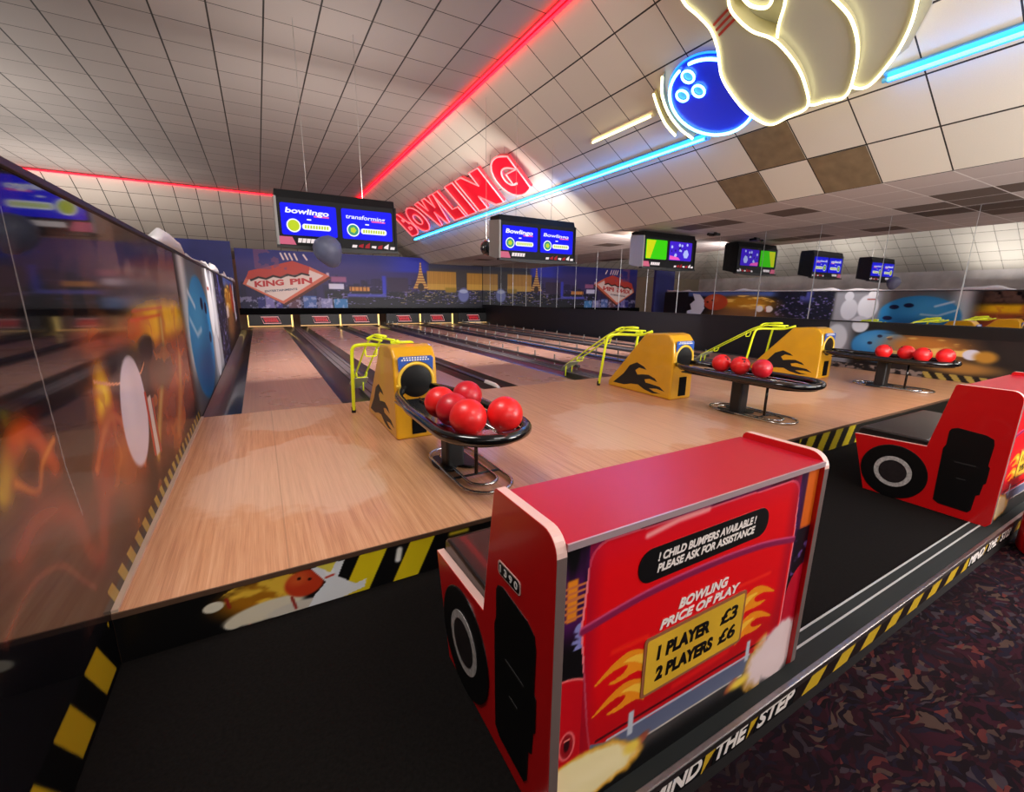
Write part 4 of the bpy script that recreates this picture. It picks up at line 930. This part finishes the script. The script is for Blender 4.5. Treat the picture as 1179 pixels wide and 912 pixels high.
strip('neon_strip', (XT, -2.5, CZ), (XT, YT, CZ), (-0.27, 0, -0.96), neon_red, red_h, 'long red neon strip along the ridge above the sloped ceiling panels', two=True)
strip('neon_strip', (XTL, YT, CZ), (XT - 0.08, YT, CZ), (0, 0.27, -0.96), neon_red, red_h, 'red neon strip running across the far end of the raised ceiling', two=True)
nS = Vector((-SS_, 0, -SC_)); dS = Vector((SC_, 0, -SS_))
def PS(y, v, off=0.0): return Vector((XT, y, CZ)) + dS * v + nS * off
strip('neon_strip', PS(16.4, 2.24), PS(4.15, 2.24), nS, neon_blue, blue_h, 'long blue neon strip under the red hanging letters', w=0.11)
strip('neon_strip', PS(2.31, 2.285), PS(-2.0, 2.285), nS, neon_blue, blue_h, 'blue neon strip continuing past the neon pins on the sloped ceiling', w=0.11)
strip('tube_lamp', PS(5.86, 1.66), PS(4.62, 1.66), nS, neon_warm, cream_h, 'short warm white tube lamp beside the blue neon ball', w=0.08, r=0.015)

# ---- hanging letters
LT = Vector((4.17, 0, CZ - 3.25 + 2.53)); LB = Vector((4.72, 0, CZ - 3.25 + 2.01)); dl = (LT - LB)
FL = frame(LB, (0, -1, 0), tuple(dl))
lt = thing('neon_letter_sign', 'red neon letters hanging in a row below the sloped ceiling', 'neon sign', (4.45, 11.4, 3.4))
lred = mat('letter_red', rgb(206, 14, 40), 0.35, emit=rgb(220, 10, 36), es=0.42); lside = mat('letter_side', rgb(206, 60, 70), 0.4)
wire_m = mat('thin_cable', (1, 1, 1))
for ch, ya, yb in (('B', 15.20, 14.35), ('O', 14.22, 13.12), ('W', 12.95, 11.50), ('L', 11.46, 10.80), ('I', 10.60, 10.17), ('N', 9.94, 8.80), ('G', 8.46, 7.64)):
    b = MB(); loops = lettering(b, ch, FL, -ya - 0.03, -yb + 0.03, -0.03, 0.80, -0.05, 0.01, 0, 1, bold={'I': 0.02, 'W': 0.085, 'N': 0.11, 'L': 0.11, 'B': 0.06, 'G': 0.075, 'O': 0.08}.get(ch, 0.10))
    L = b.build('letter', [lred, lside], lt)
    nb = MB()
    for lp in loops:
        keep = [lp[0]]
        for p in lp[1:]:
            if math.hypot(p[0] - keep[-1][0], p[1] - keep[-1][1]) > 0.025: keep.append(p)
        nb.tube([tuple(FL[0] + FL[1] * a + FL[2] * c_ + FL[3] * 0.03) for a, c_ in keep], 0.017, 8, closed=True)
    nb.build('neon_outline', neon_pink, L, smooth='all')
    for y in (ya - 0.12, yb + 0.12):
        p = LB + dl * 0.97; zz = CZ - (p.x - XT) * math.tan(SL)
        MB().tube([(p.x, y, p.z), (p.x, y, zz)], 0.005, 6).build('hanging_wire', wire_m, L)

# ---- neon ball and pins
FP = (PS(0, 0), Vector((0, -1, 0)), -dS, nS)          # coordinates (-y, -v)
sg = thing('neon_pin_sign', 'large neon sign of a blue bowling ball striking pins on the sloped ceiling', 'neon sign', tuple(PS(3.1, 1.6)))
def NP(pts): return [(-y, -v) for y, v in pts]
def N3(pts, off): return [tuple(PS(y, v, off)) for y, v in pts]
pinm = mat('pin_acrylic', rgb(158, 156, 142), 0.35, coat=0.2); pins_ = mat('pin_edge', rgb(176, 168, 130), 0.4)
back = [(3.40, 2.335), (2.48, 2.335), (2.33, 2.20), (2.10, 2.08), (1.90, 1.80), (1.78, 1.35), (1.75, 0.6), (2.6, 0.36), (3.40, 0.3)]
MB().prism(NP(back), FP, 0.004, 0.016).build('backing_board', pinm, sg)
ang = np.linspace(0, 2 * PI, 65)[:-1]
bc, brr = (3.80, 1.75), 0.488
circ = lambda r: [(bc[0] + r * math.cos(a), bc[1] + r * math.sin(a)) for a in ang]
bd = MB().prism(NP(circ(brr + 0.02)), FP, 0.02, 0.085).build('ball_disc', mat('ball_blue', rgb(16, 48, 196), 0.3, emit=rgb(4, 30, 200), es=0.5, coat=0.3), sg)
MB().tube(N3([(bc[0] + brr * math.cos(a), bc[1] + brr * math.sin(a)) for a in np.linspace(0.30 * PI * -1 - 0.35, 1.5 * PI, 60)][0:], 0.105), 0.017, 8).build('ball_outline', neon_ball, bd, smooth='all')
MB().tube(N3(circ(brr + 0.03), 0.05), 0.012, 8, closed=True).build('halo_tube', neon('neon_halo', rgb(20, 130, 255), rgb(60, 160, 255), 1.6), bd, smooth='all')
cy_f = mat('hole_cyan', rgb(80, 170, 220), 0.4, emit=rgb(60, 160, 220), es=0.5)
for y, v in ((3.885, 1.385), (4.075, 1.56), (3.87, 1.59)):
    q = [(y + 0.068 * math.cos(a), v + 0.072 * math.sin(a)) for a in ang[::2]]
    h = MB().prism(NP([(y + 0.048 * math.cos(a), v + 0.05 * math.sin(a)) for a in ang[::2]]), FP, 0.086, 0.092).build('finger_hole', cy_f, bd)
    MB().tube(N3(q, 0.105), 0.013, 8, closed=True).build('hole_ring', neon_ball, bd, smooth='all')
for pts in ([(4.16, 1.25), (4.30, 1.45), (4.37, 1.70), (4.36, 1.95), (4.29, 2.15)], [(4.39, 1.385), (4.46, 1.60), (4.50, 1.82), (4.48, 2.02)]):
    MB().tube(N3(spline(pts), 0.10), 0.015, 8).build('motion_arc', neon_warm, sg, smooth='all')
    MB().prism(NP([(p[0], p[1] + 0.0) for p in spline(pts)] + [(p[0] + 0.03, p[1]) for p in spline(pts)][::-1]), FP, 0.016, 0.08).build('arc_channel', pins_, sg)
P1 = [(3.31, 2.25), (3.45, 2.02), (3.50, 1.75), (3.495, 1.5), (3.40, 1.25), (3.36, 1.04), (3.40, 0.85), (3.45, 0.70), (3.43, 0.54), (3.32, 0.42), (3.20, 0.40), (3.07, 0.47), (3.02, 0.60), (3.05, 0.78), (3.11, 0.93), (3.10, 1.056), (3.034, 1.234), (2.90, 1.406), (2.827, 1.687), (2.825, 1.945), (2.89, 2.19), (3.10, 2.235)]
P2 = [(2.59, 2.255), (2.47, 2.09), (2.365, 1.83), (2.34, 1.577), (2.393, 1.363), (2.50, 1.08), (2.45, 0.86), (2.41, 0.66), (2.47, 0.52), (2.58, 0.49), (2.69, 0.58), (2.71, 0.76), (2.67, 0.97), (2.722, 1.158), (2.876, 1.373), (3.0, 1.7), (3.0, 2.0), (2.90, 2.21), (2.75, 2.235)]
P3 = [(2.426, 2.26), (2.2, 2.09), (2.035, 1.88), (1.933, 1.65), (1.88, 1.40), (1.93, 1.15), (1.88, 0.92), (1.87, 0.74), (1.96, 0.63), (2.09, 0.66), (2.16, 0.82), (2.18, 1.02), (2.30, 1.2), (2.5, 1.5), (2.58, 1.85), (2.56, 2.15)]
for P, o0, o1 in ((P3, 0.017, 0.07), (P2, 0.017, 0.11), (P1, 0.017, 0.155)):
    Q = spline(P, 6, closed=True)
    p = MB().prism(NP(Q), FP, o0, o1, 0, 1).build('pin_plate', [pinm, pins_], sg)
    MB().tube(N3(Q, o1 + 0.02), 0.0125, 8, closed=True).build('neon_outline', neon_warm, p, smooth='all')
    if P is P1:
        sm = MB()
        for k in range(3):
            v0 = 0.965 + k * 0.055
            sm.prism(NP([(3.33, v0 + 0.035), (3.33, v0 + 0.058), (3.125, v0 - 0.005), (3.125, v0 - 0.028)]), FP, o1 + 0.0005, o1 + 0.008)
        sm.build('neck_stripe', mat('stripe_red', rgb(150, 44, 36), 0.4), p)
MB().prism(NP([(2.88 + 0.13 * math.cos(a), 0.93 + 0.2 * math.sin(a)) for a in ang[::2]]), FP, 0.017, 0.10).build('pin_base_plate', pinm, sg)
MB().tube(N3(spline([(3.02, 0.92), (2.98, 1.05), (2.87, 1.13), (2.79, 1.06), (2.76, 0.92)]), 0.125), 0.014, 8).build('neon_arc', neon_warm, sg, smooth='all')

# ================================================================== BENCHES (car-shaped booths)
kred = mat('red_laminate', rgb(198, 14, 18), 0.28, coat=0.25); ktop = mat('red_top_laminate', rgb(184, 20, 42), 0.30, coat=0.0)
band = mat('pink_edge_band', rgb(226, 186, 176), 0.35); vinyl = mat('black_vinyl', rgb(15, 15, 16), 0.3, coat=0.2); tyre = mat('tyre_print', rgb(8, 8, 9), 0.35)
ring_m = mat('wheel_ring', rgb(176, 170, 168), 0.4, noise=0.35, nscale=60); hub_m = mat('wheel_hub', rgb(34, 28, 30), 0.4, noise=0.4, nscale=30)
FXp = (Vector((0, 0, 0)), Vector((0, 1, 0)), Vector((0, 0, 1)), Vector((1, 0, 0)))
def paint_back(c):
    U, V = c.U, c.V
    n = fbm(U * 24, V * 30, 2)
    c.put(sst(0.30, 0.42, V) * sst(0.3, 0.6, fbm(U * 14, V * 3, 1)), (84, 22, 92)); c.put(sst(0.38, 0.44, V) * (1 - sst(0.44, 0.47, V)) * 0.7, (30, 10, 50))
    c.rect(0.545, 0.575, 0.395, 0.505, (222, 130, 30), 0.004); c.put((np.abs(U - 0.56) < 0.04) * (np.mod(V * 60, 1) < 0.4) * (V > 0.40) * (V < 0.50), (196, 110, 60))
    c.put(sst(0.6, 0.7, n) * (V < 0.40) * (V > 0.31), (130, 130, 190))
    c.stroke([(0.53, 0.135), (0.56, 0.15)], 0.007, (170, 170, 150))
    c.rect(1.515, 1.60, 0.375, 0.62, (210, 96, 24), 0.01); c.rect(1.50, 1.52, 0.2, 0.62, (60, 20, 60), 0.006); c.put((U > 1.505) * (V < 0.375) * (V > 0.1), (16, 12, 22)); c.put((U > 1.51) * (V < 0.36) * (V > 0.2) * sst(0.55, 0.65, n), (90, 60, 120))
    # wings, trunk lid
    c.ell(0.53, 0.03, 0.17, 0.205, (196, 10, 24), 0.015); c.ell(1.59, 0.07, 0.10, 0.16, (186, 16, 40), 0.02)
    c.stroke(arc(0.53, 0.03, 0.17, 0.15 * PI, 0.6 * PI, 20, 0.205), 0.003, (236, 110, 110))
    r = 0.055
    T = [(0.595, 0.36)] + arc(0.60 + r + 0.01, 0.575 - r, r, PI, PI / 2, 8) + arc(1.475 - r, 0.565 - r, r, PI / 2, 0, 8) + [(1.49, 0.34), (1.49, -0.06), (1.40, -0.09), (0.65, -0.06), (0.63, 0.05)]
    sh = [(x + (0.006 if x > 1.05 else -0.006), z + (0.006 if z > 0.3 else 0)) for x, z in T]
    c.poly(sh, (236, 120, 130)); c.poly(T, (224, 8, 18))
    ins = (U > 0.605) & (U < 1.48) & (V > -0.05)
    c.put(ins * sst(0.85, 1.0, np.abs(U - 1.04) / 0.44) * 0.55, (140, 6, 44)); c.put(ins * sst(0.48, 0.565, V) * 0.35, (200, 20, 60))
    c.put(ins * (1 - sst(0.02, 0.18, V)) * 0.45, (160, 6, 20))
    seam = spline([(0.595, 0.352), (0.8, 0.378), (1.05, 0.384), (1.3, 0.372), (1.492, 0.342)])
    c.stroke([(x, z + 0.008) for x, z in seam], 0.008, (206, 74, 120)); c.stroke(seam, 0.009, (132, 26, 70))
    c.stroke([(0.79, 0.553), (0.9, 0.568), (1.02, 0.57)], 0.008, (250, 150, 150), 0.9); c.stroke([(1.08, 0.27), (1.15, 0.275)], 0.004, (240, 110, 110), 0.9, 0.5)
    # bumper, exhaust smoke
    c.put((V < -0.085 + 0.0 * U) * 1.0, (10, 9, 11))
    c.poly([(0.64, -0.01), (0.70, -0.035), (1.33, -0.045), (1.46, -0.02), (1.46, -0.05), (1.30, -0.108), (0.76, -0.098), (0.64, -0.045)], (92, 100, 128))
    c.stroke([(0.70, -0.03), (1.33, -0.04)], 0.004, (190, 196, 214)); c.stroke([(0.74, -0.1), (1.3, -0.11)], 0.003, (210, 200, 190)); c.stroke([(0.66, -0.01), (1.46, -0.015)], 0.004, (60, 6, 16))
    for x in (0.775, 1.305): c.rect(x, x + 0.02, -0.06, 0.02, (190, 196, 206), 0.004)
    for p in ((0.83, -0.108), (1.245, -0.128)): c.ell(p[0], p[1], 0.035, 0.018, (150, 60, 30), 0.4, 0.5)
    nz = fbm(U * 14, V * 14, 3) * 0.5
    for cx, cz, rx, rz, col in ((0.64, -0.105, 0.20, 0.085, (250, 232, 176)), (1.50, -0.10, 0.20, 0.125, (232, 206, 206))):
        dd = np.hypot((U - cx) / rx, (V - cz - 0.12 * (U - cx) * (1 if cx > 1 else -1)) / rz) + nz - 0.22
        c.put((1 - sst(0.9, 1.1, dd)) * (1.0 if cx < 1 else 0.0 + 0.75 * (U < 1.42)), (226, 160, 40)); c.put(1 - sst(0.72, 1.0, dd), col)
    c.ell(0.80, -0.11, 0.03, 0.02, (240, 206, 60), 0.6); c.ell(1.29, -0.135, 0.05, 0.02, (240, 206, 60), 0.6)
    # badge
    c.ell(0.563, 0.032, 0.026, 0.044, (236, 110, 110), 0.12); c.ell(0.563, 0.032, 0.020, 0.037, (150, 16, 26), 0.12); c.ell(0.563, 0.035, 0.009, 0.02, (40, 10, 14), 0.3); c.stroke([(0.556, 0.05), (0.57, 0.05)], 0.003, (230, 120, 110))
    # flames beside the plate
    def fl(s, x0):
        q = lambda pts: [(x0 + s * a, z) for a, z in pts]
        for dz in (0.0, -0.095):
            c.poly(q(spline([(0.0, 0.20 + dz), (0.06, 0.225 + dz), (0.12, 0.215 + dz), (0.19, 0.17 + dz), (0.12, 0.19 + dz), (0.075, 0.185 + dz), (0.09, 0.165 + dz), (0.14, 0.155 + dz), (0.10, 0.145 + dz), (0.04, 0.15 + dz), (0.0, 0.13 + dz)], 5)), (240, 140, 24))
            c.poly(q(spline([(0.0, 0.19 + dz), (0.05, 0.205 + dz), (0.09, 0.20 + dz), (0.05, 0.185 + dz), (0.0, 0.15 + dz)], 5)), (250, 190, 60))
    fl(-1, 0.83); fl(1, 1.235)
    c.stroke([(0.7, 0.25), (0.82, 0.245)], 0.008, (250, 50, 20), 0.9, 0.6); c.stroke([(0.95, 0.02), (1.2, 0.03)], 0.01, (250, 40, 30), 0.9, 0.5); c.stroke([(1.22, 0.26), (1.38, 0.255)], 0.006, (250, 60, 30), 0.9, 0.6)
def booth():
    t = thing('bench_seat', 'x', 'bench', (1.06, 1.0, ZP), 'car-shaped benches')
    x0, x1, th = 0.50, 1.615, 0.03
    side = [(1.34, ZP + 0.002), (1.45, 0.185), (1.045, 0.205), (0.975, 0.625)] + [(0.975 - 0.012, 0.635)] + [(0.74, 0.637)] + arc(0.735, 0.582, 0.055, PI / 2, PI, 8) + [(0.68, ZP + 0.03), (0.70, ZP + 0.002)]
    for x in (x0, x1 - th):
        em = MB().prism(side, FXp, x, x + th, 0, 1); ns_ = len(side)
        for q_ in range(ns_):                        # shade on the back edge is put into its band colour
            if side[q_][0] < 0.705 and side[(q_ + 1) % ns_][0] < 0.705 and min(side[q_][1], side[(q_ + 1) % ns_][1]) < 0.55: em.mi[2 + q_] = 2
        sp = em.build('end_panel', [kred, band, mat('shaded_edge_band', rgb(104, 88, 84), 0.4)], t, bevel=0.003)
        xo, s = (x, -1) if x == x0 else (x + th, 1)
        a, b = (xo - 0.002, xo - 0.0003) if s < 0 else (xo + 0.0003, xo + 0.002)
        door = [(0.955, 0.335), (0.945, 0.355), (0.92, 0.366), (0.79, 0.352), (0.755, 0.335), (0.748, 0.30), (0.752, 0.17), (0.742, 0.16), (0.742, 0.06), (0.752, 0.05), (0.756, -0.02), (0.772, -0.03), (0.776, -0.13), (0.79, -0.152), (0.93, -0.148), (0.957, -0.13), (0.962, 0.06), (0.965, 0.22), (0.955, 0.245)]
        dp = MB().prism(door, FXp, a, b).build('door_print', tyre, sp)
        hp = MB(); hp.prism(rrect(0.80, 0.90, 0.145, 0.153, 0.004), FXp, a - 0.0008 if s < 0 else b, a if s < 0 else b + 0.0008); hp.prism(rrect(0.83, 0.875, 0.045, 0.052, 0.003), FXp, a - 0.0008 if s < 0 else b, a if s < 0 else b + 0.0008)
        hp.build('door_detail', mat('charcoal', rgb(44, 42, 42), 0.4), dp)
        wc, wz = 1.19, -0.022
        w = MB().lathe([(0.188, 0.0), (0.188, 0.003), (0.184, 0.004)], (xo + s * 0.0004, wc, wz), (s, 0, 0), 48).build('wheel_print', tyre, sp)
        MB().lathe([(0.107, 0.0), (0.107, 0.0015), (0.08, 0.0015), (0.08, 0.0)], (xo + s * 0.0045, wc, wz), (s, 0, 0), 40).build('wheel_ring', ring_m, w)
        MB().lathe([(0.078, 0.0), (0.078, 0.001)], (xo + s * 0.0063, wc, wz), (s, 0, 0), 32).build('wheel_hub', hub_m, w)
        if s < 0:
            fr = frame((xo, 0, 0), (0, -1, 0), (0, 0, 1))
            pl = MB().prism(rrect(-0.945, -0.825, 0.395, 0.437, 0.012), fr, 0.0003, 0.0015).build('number_plate', band, sp)
            MB().prism(rrect(-0.94, -0.83, 0.399, 0.433, 0.010), fr, 0.0016, 0.0022).build('plate_field', tyre, pl)
            q = MB(); lettering(q, '1 3 9 0', fr, -0.932, -0.838, 0.405, 0.427, 0.0023, 0.003, bold=0.03); q.build('plate_lettering', white_paint, pl)
    xi0, xi1 = x0 + th, x1 - th
    MB().box(xi0, xi1, 0.682, 0.985, 0.592, 0.61).build('top_board', ktop, t)
    MB().box(xi0, xi1, 0.679, 0.684, 0.594, 0.611).build('top_trim', mat('pale_metal_trim', rgb(206, 180, 186), 0.3, metal=0.5), t)
    MB().prism([(0.965, 0.592), (0.985, 0.592), (1.045, 0.19), (1.025, 0.19)], FXp, xi0, xi1).build('back_rest', vinyl, t)
    MB().box(xi0, xi1, 1.30, 1.33, ZP + 0.002, 0.14).build('front_board', kred, t)
    MB().prism([(1.04, 0.13), (1.43, 0.12), (1.45, 0.16), (1.44, 0.225), (1.42, 0.24), (1.06, 0.24), (1.04, 0.225)], FXp, xi0, xi1).build('seat_cushion', vinyl, t, bevel=0.012)
    MB().box(xi0, xi1, 0.70, 0.712, ZP + 0.002, 0.592).build('carcass', kred, t)
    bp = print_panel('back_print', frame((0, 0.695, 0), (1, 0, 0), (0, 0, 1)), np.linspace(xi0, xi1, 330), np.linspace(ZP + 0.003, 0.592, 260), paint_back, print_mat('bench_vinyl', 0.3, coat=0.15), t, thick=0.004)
    F = frame((0, 0.6948, 0), (1, 0, 0), (0, 0, 1))
    pi_ = MB().prism(rrect(0.765, 1.318, 0.415, 0.512, 0.046, 8), F, 0.0003, 0.002).build('notice_panel', tyre, bp)
    q = MB()
    lettering(q, '! CHILD BUMPERS AVAILABLE !', F, 0.832, 1.25, 0.469, 0.494, 0.0021, 0.003, bold=0.035, shear=0.2)
    lettering(q, 'PLEASE ASK FOR ASSISTANCE', F, 0.832, 1.25, 0.436, 0.461, 0.0021, 0.003, bold=0.035, shear=0.2)
    q.build('notice_lettering', mat('white_vinyl', (1, 1, 1)), pi_)
    q = MB()
    lettering(q, 'BOWLING', F, 0.935, 1.152, 0.287, 0.319, 0.0004, 0.0016, bold=0.04, shear=0.25); lettering(q, 'PRICE OF PLAY', F, 0.865, 1.215, 0.247, 0.277, 0.0004, 0.0016, bold=0.04, shear=0.25)
    q.build('heading_lettering', mat('white_vinyl', (1, 1, 1)), bp)
    gp = MB().prism(rrect(0.812, 1.258, 0.045, 0.238, 0.012), F, 0.0003, 0.002).build('price_plate', mat('bronze_border', rgb(150, 92, 60), 0.35), bp)
    MB().prism(rrect(0.822, 1.248, 0.055, 0.228, 0.008), F, 0.0021, 0.0028).build('gold_field', mat('gold_field', rgb(214, 168, 44), 0.35, noise=0.12, nscale=6), gp)
    for s_, p_, z0 in (('1 PLAYER', '£3', 0.153), ('2 PLAYERS', '£6', 0.083)):
        q = MB(); lettering(q, s_, F, 0.862, 1.085 if '1' in s_ else 1.108, z0, z0 + 0.046, 0.0029, 0.004, bold=0.05, shear=0.1); q.build('player_lettering', tyre, gp)
        q = MB(); lettering(q, p_, F, 1.135, 1.218, z0, z0 + 0.049, 0.0029, 0.004, bold=0.03, shear=0.1); q.build('price_lettering', tyre, gp)
    return t
b1 = booth(); b1['label'] = 'red car-shaped bench with bowling prices printed on its back'
b2 = dup(b1, (3.23, 0, 0), 'red car-shaped bench on the platform facing the third ball return')
def drop(o):
    for ch in list(o.children): drop(ch)
    bpy.data.objects.remove(o)
for ch in list(b2.children):
    for g in list(ch.children):
        if g.name.startswith('number_plate'): drop(g)

# ================================================================== LOOSE THINGS
fm = MB(); rs = random.Random(4)
def fz(y): return 1.52 + 0.07 * math.sin(y * 1.7) + 0.05 * math.sin(y * 4.3 + 1) + 0.03 * math.sin(y * 9)
ys = np.linspace(4.0, 16.1, 90); rows = []
for j, y in enumerate(ys):
    h = max(0.025, fz(y) - 1.485) * (0.7 + 0.3 * rs.random()); w = 0.05 + 0.03 * math.sin(y * 3)
    rows.append([(XL - 0.03 + w, y, 1.487), (XL - 0.03 + w * 0.8, y, 1.487 + h * 0.7), (XL - 0.03, y, 1.487 + h), (XL - 0.03 - w, y, 1.487 + h * 0.5), (XL - 0.03 - w * 1.1, y, 1.487)])
vs = [p for r in rows for p in r]; n = len(rows)
fm.add(vs, [(i * 5 + k, i * 5 + (k + 1) % 5, (i + 1) * 5 + (k + 1) % 5, (i + 1) * 5 + k) for i in range(n - 1) for k in range(5)] + [(4, 3, 2, 1, 0), tuple((n - 1) * 5 + k for k in range(5))])
fm.build('plastic_sheet', mat('white_sheet', rgb(206, 204, 206), 0.45, noise=0.06, nscale=5), None, smooth='all', label='crumpled white plastic sheet lying along the top of the printed wall', cat='sheet')
t = thing('padded_stool', 'red padded stool standing on the patterned carpet beyond the step', 'stool', (4.08, 0.42, ZF))
MB().lathe([(0.19, 0.006), (0.20, 0.02), (0.20, 0.40), (0.19, 0.42)], (4.08, 0.42, ZF), seg=36).build('drum', kred, t, smooth=40)
MB().lathe([(0.195, 0.421), (0.21, 0.43), (0.21, 0.47), (0.19, 0.49), (0.0, 0.495)], (4.08, 0.42, ZF), seg=36).build('cushion', mat('red_vinyl', rgb(150, 14, 24), 0.35), t, smooth=40)
MB().lathe([(0.18, 0.0005), (0.18, 0.006)], (4.08, 0.42, ZF), seg=36).build('foot_ring', rubber, t)

# ================================================================== LIGHT
def area(name, loc, tgt, sx, sy, w, c):
    l = bpy.data.lights.new(name, 'AREA'); l.shape = 'RECTANGLE'; l.size = sx; l.size_y = sy; l.energy = w; l.color = c
    o = bpy.data.objects.new(name, l); COL.objects.link(o); o.location = loc
    o.rotation_euler = (Vector(tgt) - Vector(loc)).to_track_quat('-Z', 'Y').to_euler()
    return o
WARM = (1.0, 0.94, 0.885)
for k, y in enumerate((1.0, 6.0, 11.0, 16.0)):                       # unseen fill added behind the printed wall to brighten the ceiling
    area('ceiling_fill_left', ((-7.2, -6.4, -4.8, -4.4)[k], y, 2.1), ((-7.4, -6.6, -5.2, -4.9)[k], y, 9), 2.0, 3.6, (80, 110, 105, 130)[k], WARM)
area('ceiling_fill_mid', (1.035, 6.67, 2.44), (1.4, 7.6, 9), 1.3, 0.25, 34, WARM)      # unseen fill added above the scoreboard for the middle of the ceiling
for x in (1.035, 4.17, 7.30): area('lane_fill', (x, 6.90, 2.30), (x, 13.5, 0.0), 1.2, 0.25, 150, WARM)  # invented fill, hidden behind the boards, to brighten the lanes
area('floor_fill', (-0.45, 2.2, CZ - 0.05), (0.6, 2.7, 0), 1.8, 1.4, 200, WARM)  # added overhead fill, out of view, for the deck and bench ends
area('floor_fill', (2.6, -1.6, CZ - 0.06), (3.2, 1.2, 0), 2.4, 1.6, 170, WARM)  # added fill from behind the camera, aimed at the platform
area('ceiling_fill', (5.2, -1.8, 1.2), (6.6, 4.0, 3.4), 3.0, 1.2, 320, WARM)  # unseen fill added to lift the right ceiling slope
area('ceiling_fill', (1.0, -3.0, 1.6), (2.6, 6.0, CZ), 3.0, 1.2, 50, WARM)  # weaker added fill for the flat ceiling
area('floor_fill', (7.4, -0.6, ZL - 0.05), (6.4, 2.6, 0), 1.6, 1.2, 90, WARM)  # added fill under the lower ceiling, outside the view
area('mural_fill', (4.1, 17.3, 0.70), (4.1, 18.6, 2.2), 8.6, 0.12, 10, WARM)  # invented wash, added because the mural was too dark
w = bpy.data.worlds.new('hall'); SC.world = w; w.use_nodes = True
w.node_tree.nodes['Background'].inputs['Color'].default_value = (0.9, 0.84, 0.8, 1)
w.node_tree.nodes['Background'].inputs['Strength'].default_value = 0.30

# ================================================================== CAMERA
M = Matrix(((0.8708456, 0.0982788, -0.4816318), (-0.4914309, 0.1962303, -0.8485219), (0.011119, 0.9756203, 0.2191835)))
cd = bpy.data.cameras.new('camera'); cam = bpy.data.objects.new('camera', cd); COL.objects.link(cam)
cd.sensor_fit = 'HORIZONTAL'; cd.sensor_width = 36.0; cd.lens = 505.642 / 1179 * 36.0; cd.clip_start = 0.02
m4 = M.to_4x4(); m4.translation = Vector((0, 0, 1.13)); cam.matrix_world = m4
SC.camera = cam
vs_ = SC.view_settings; vs_.view_transform = 'Standard'; vs_.look = 'None'; vs_.gamma = 1.0; vs_.use_curve_mapping = False; vs_.exposure = 0.0
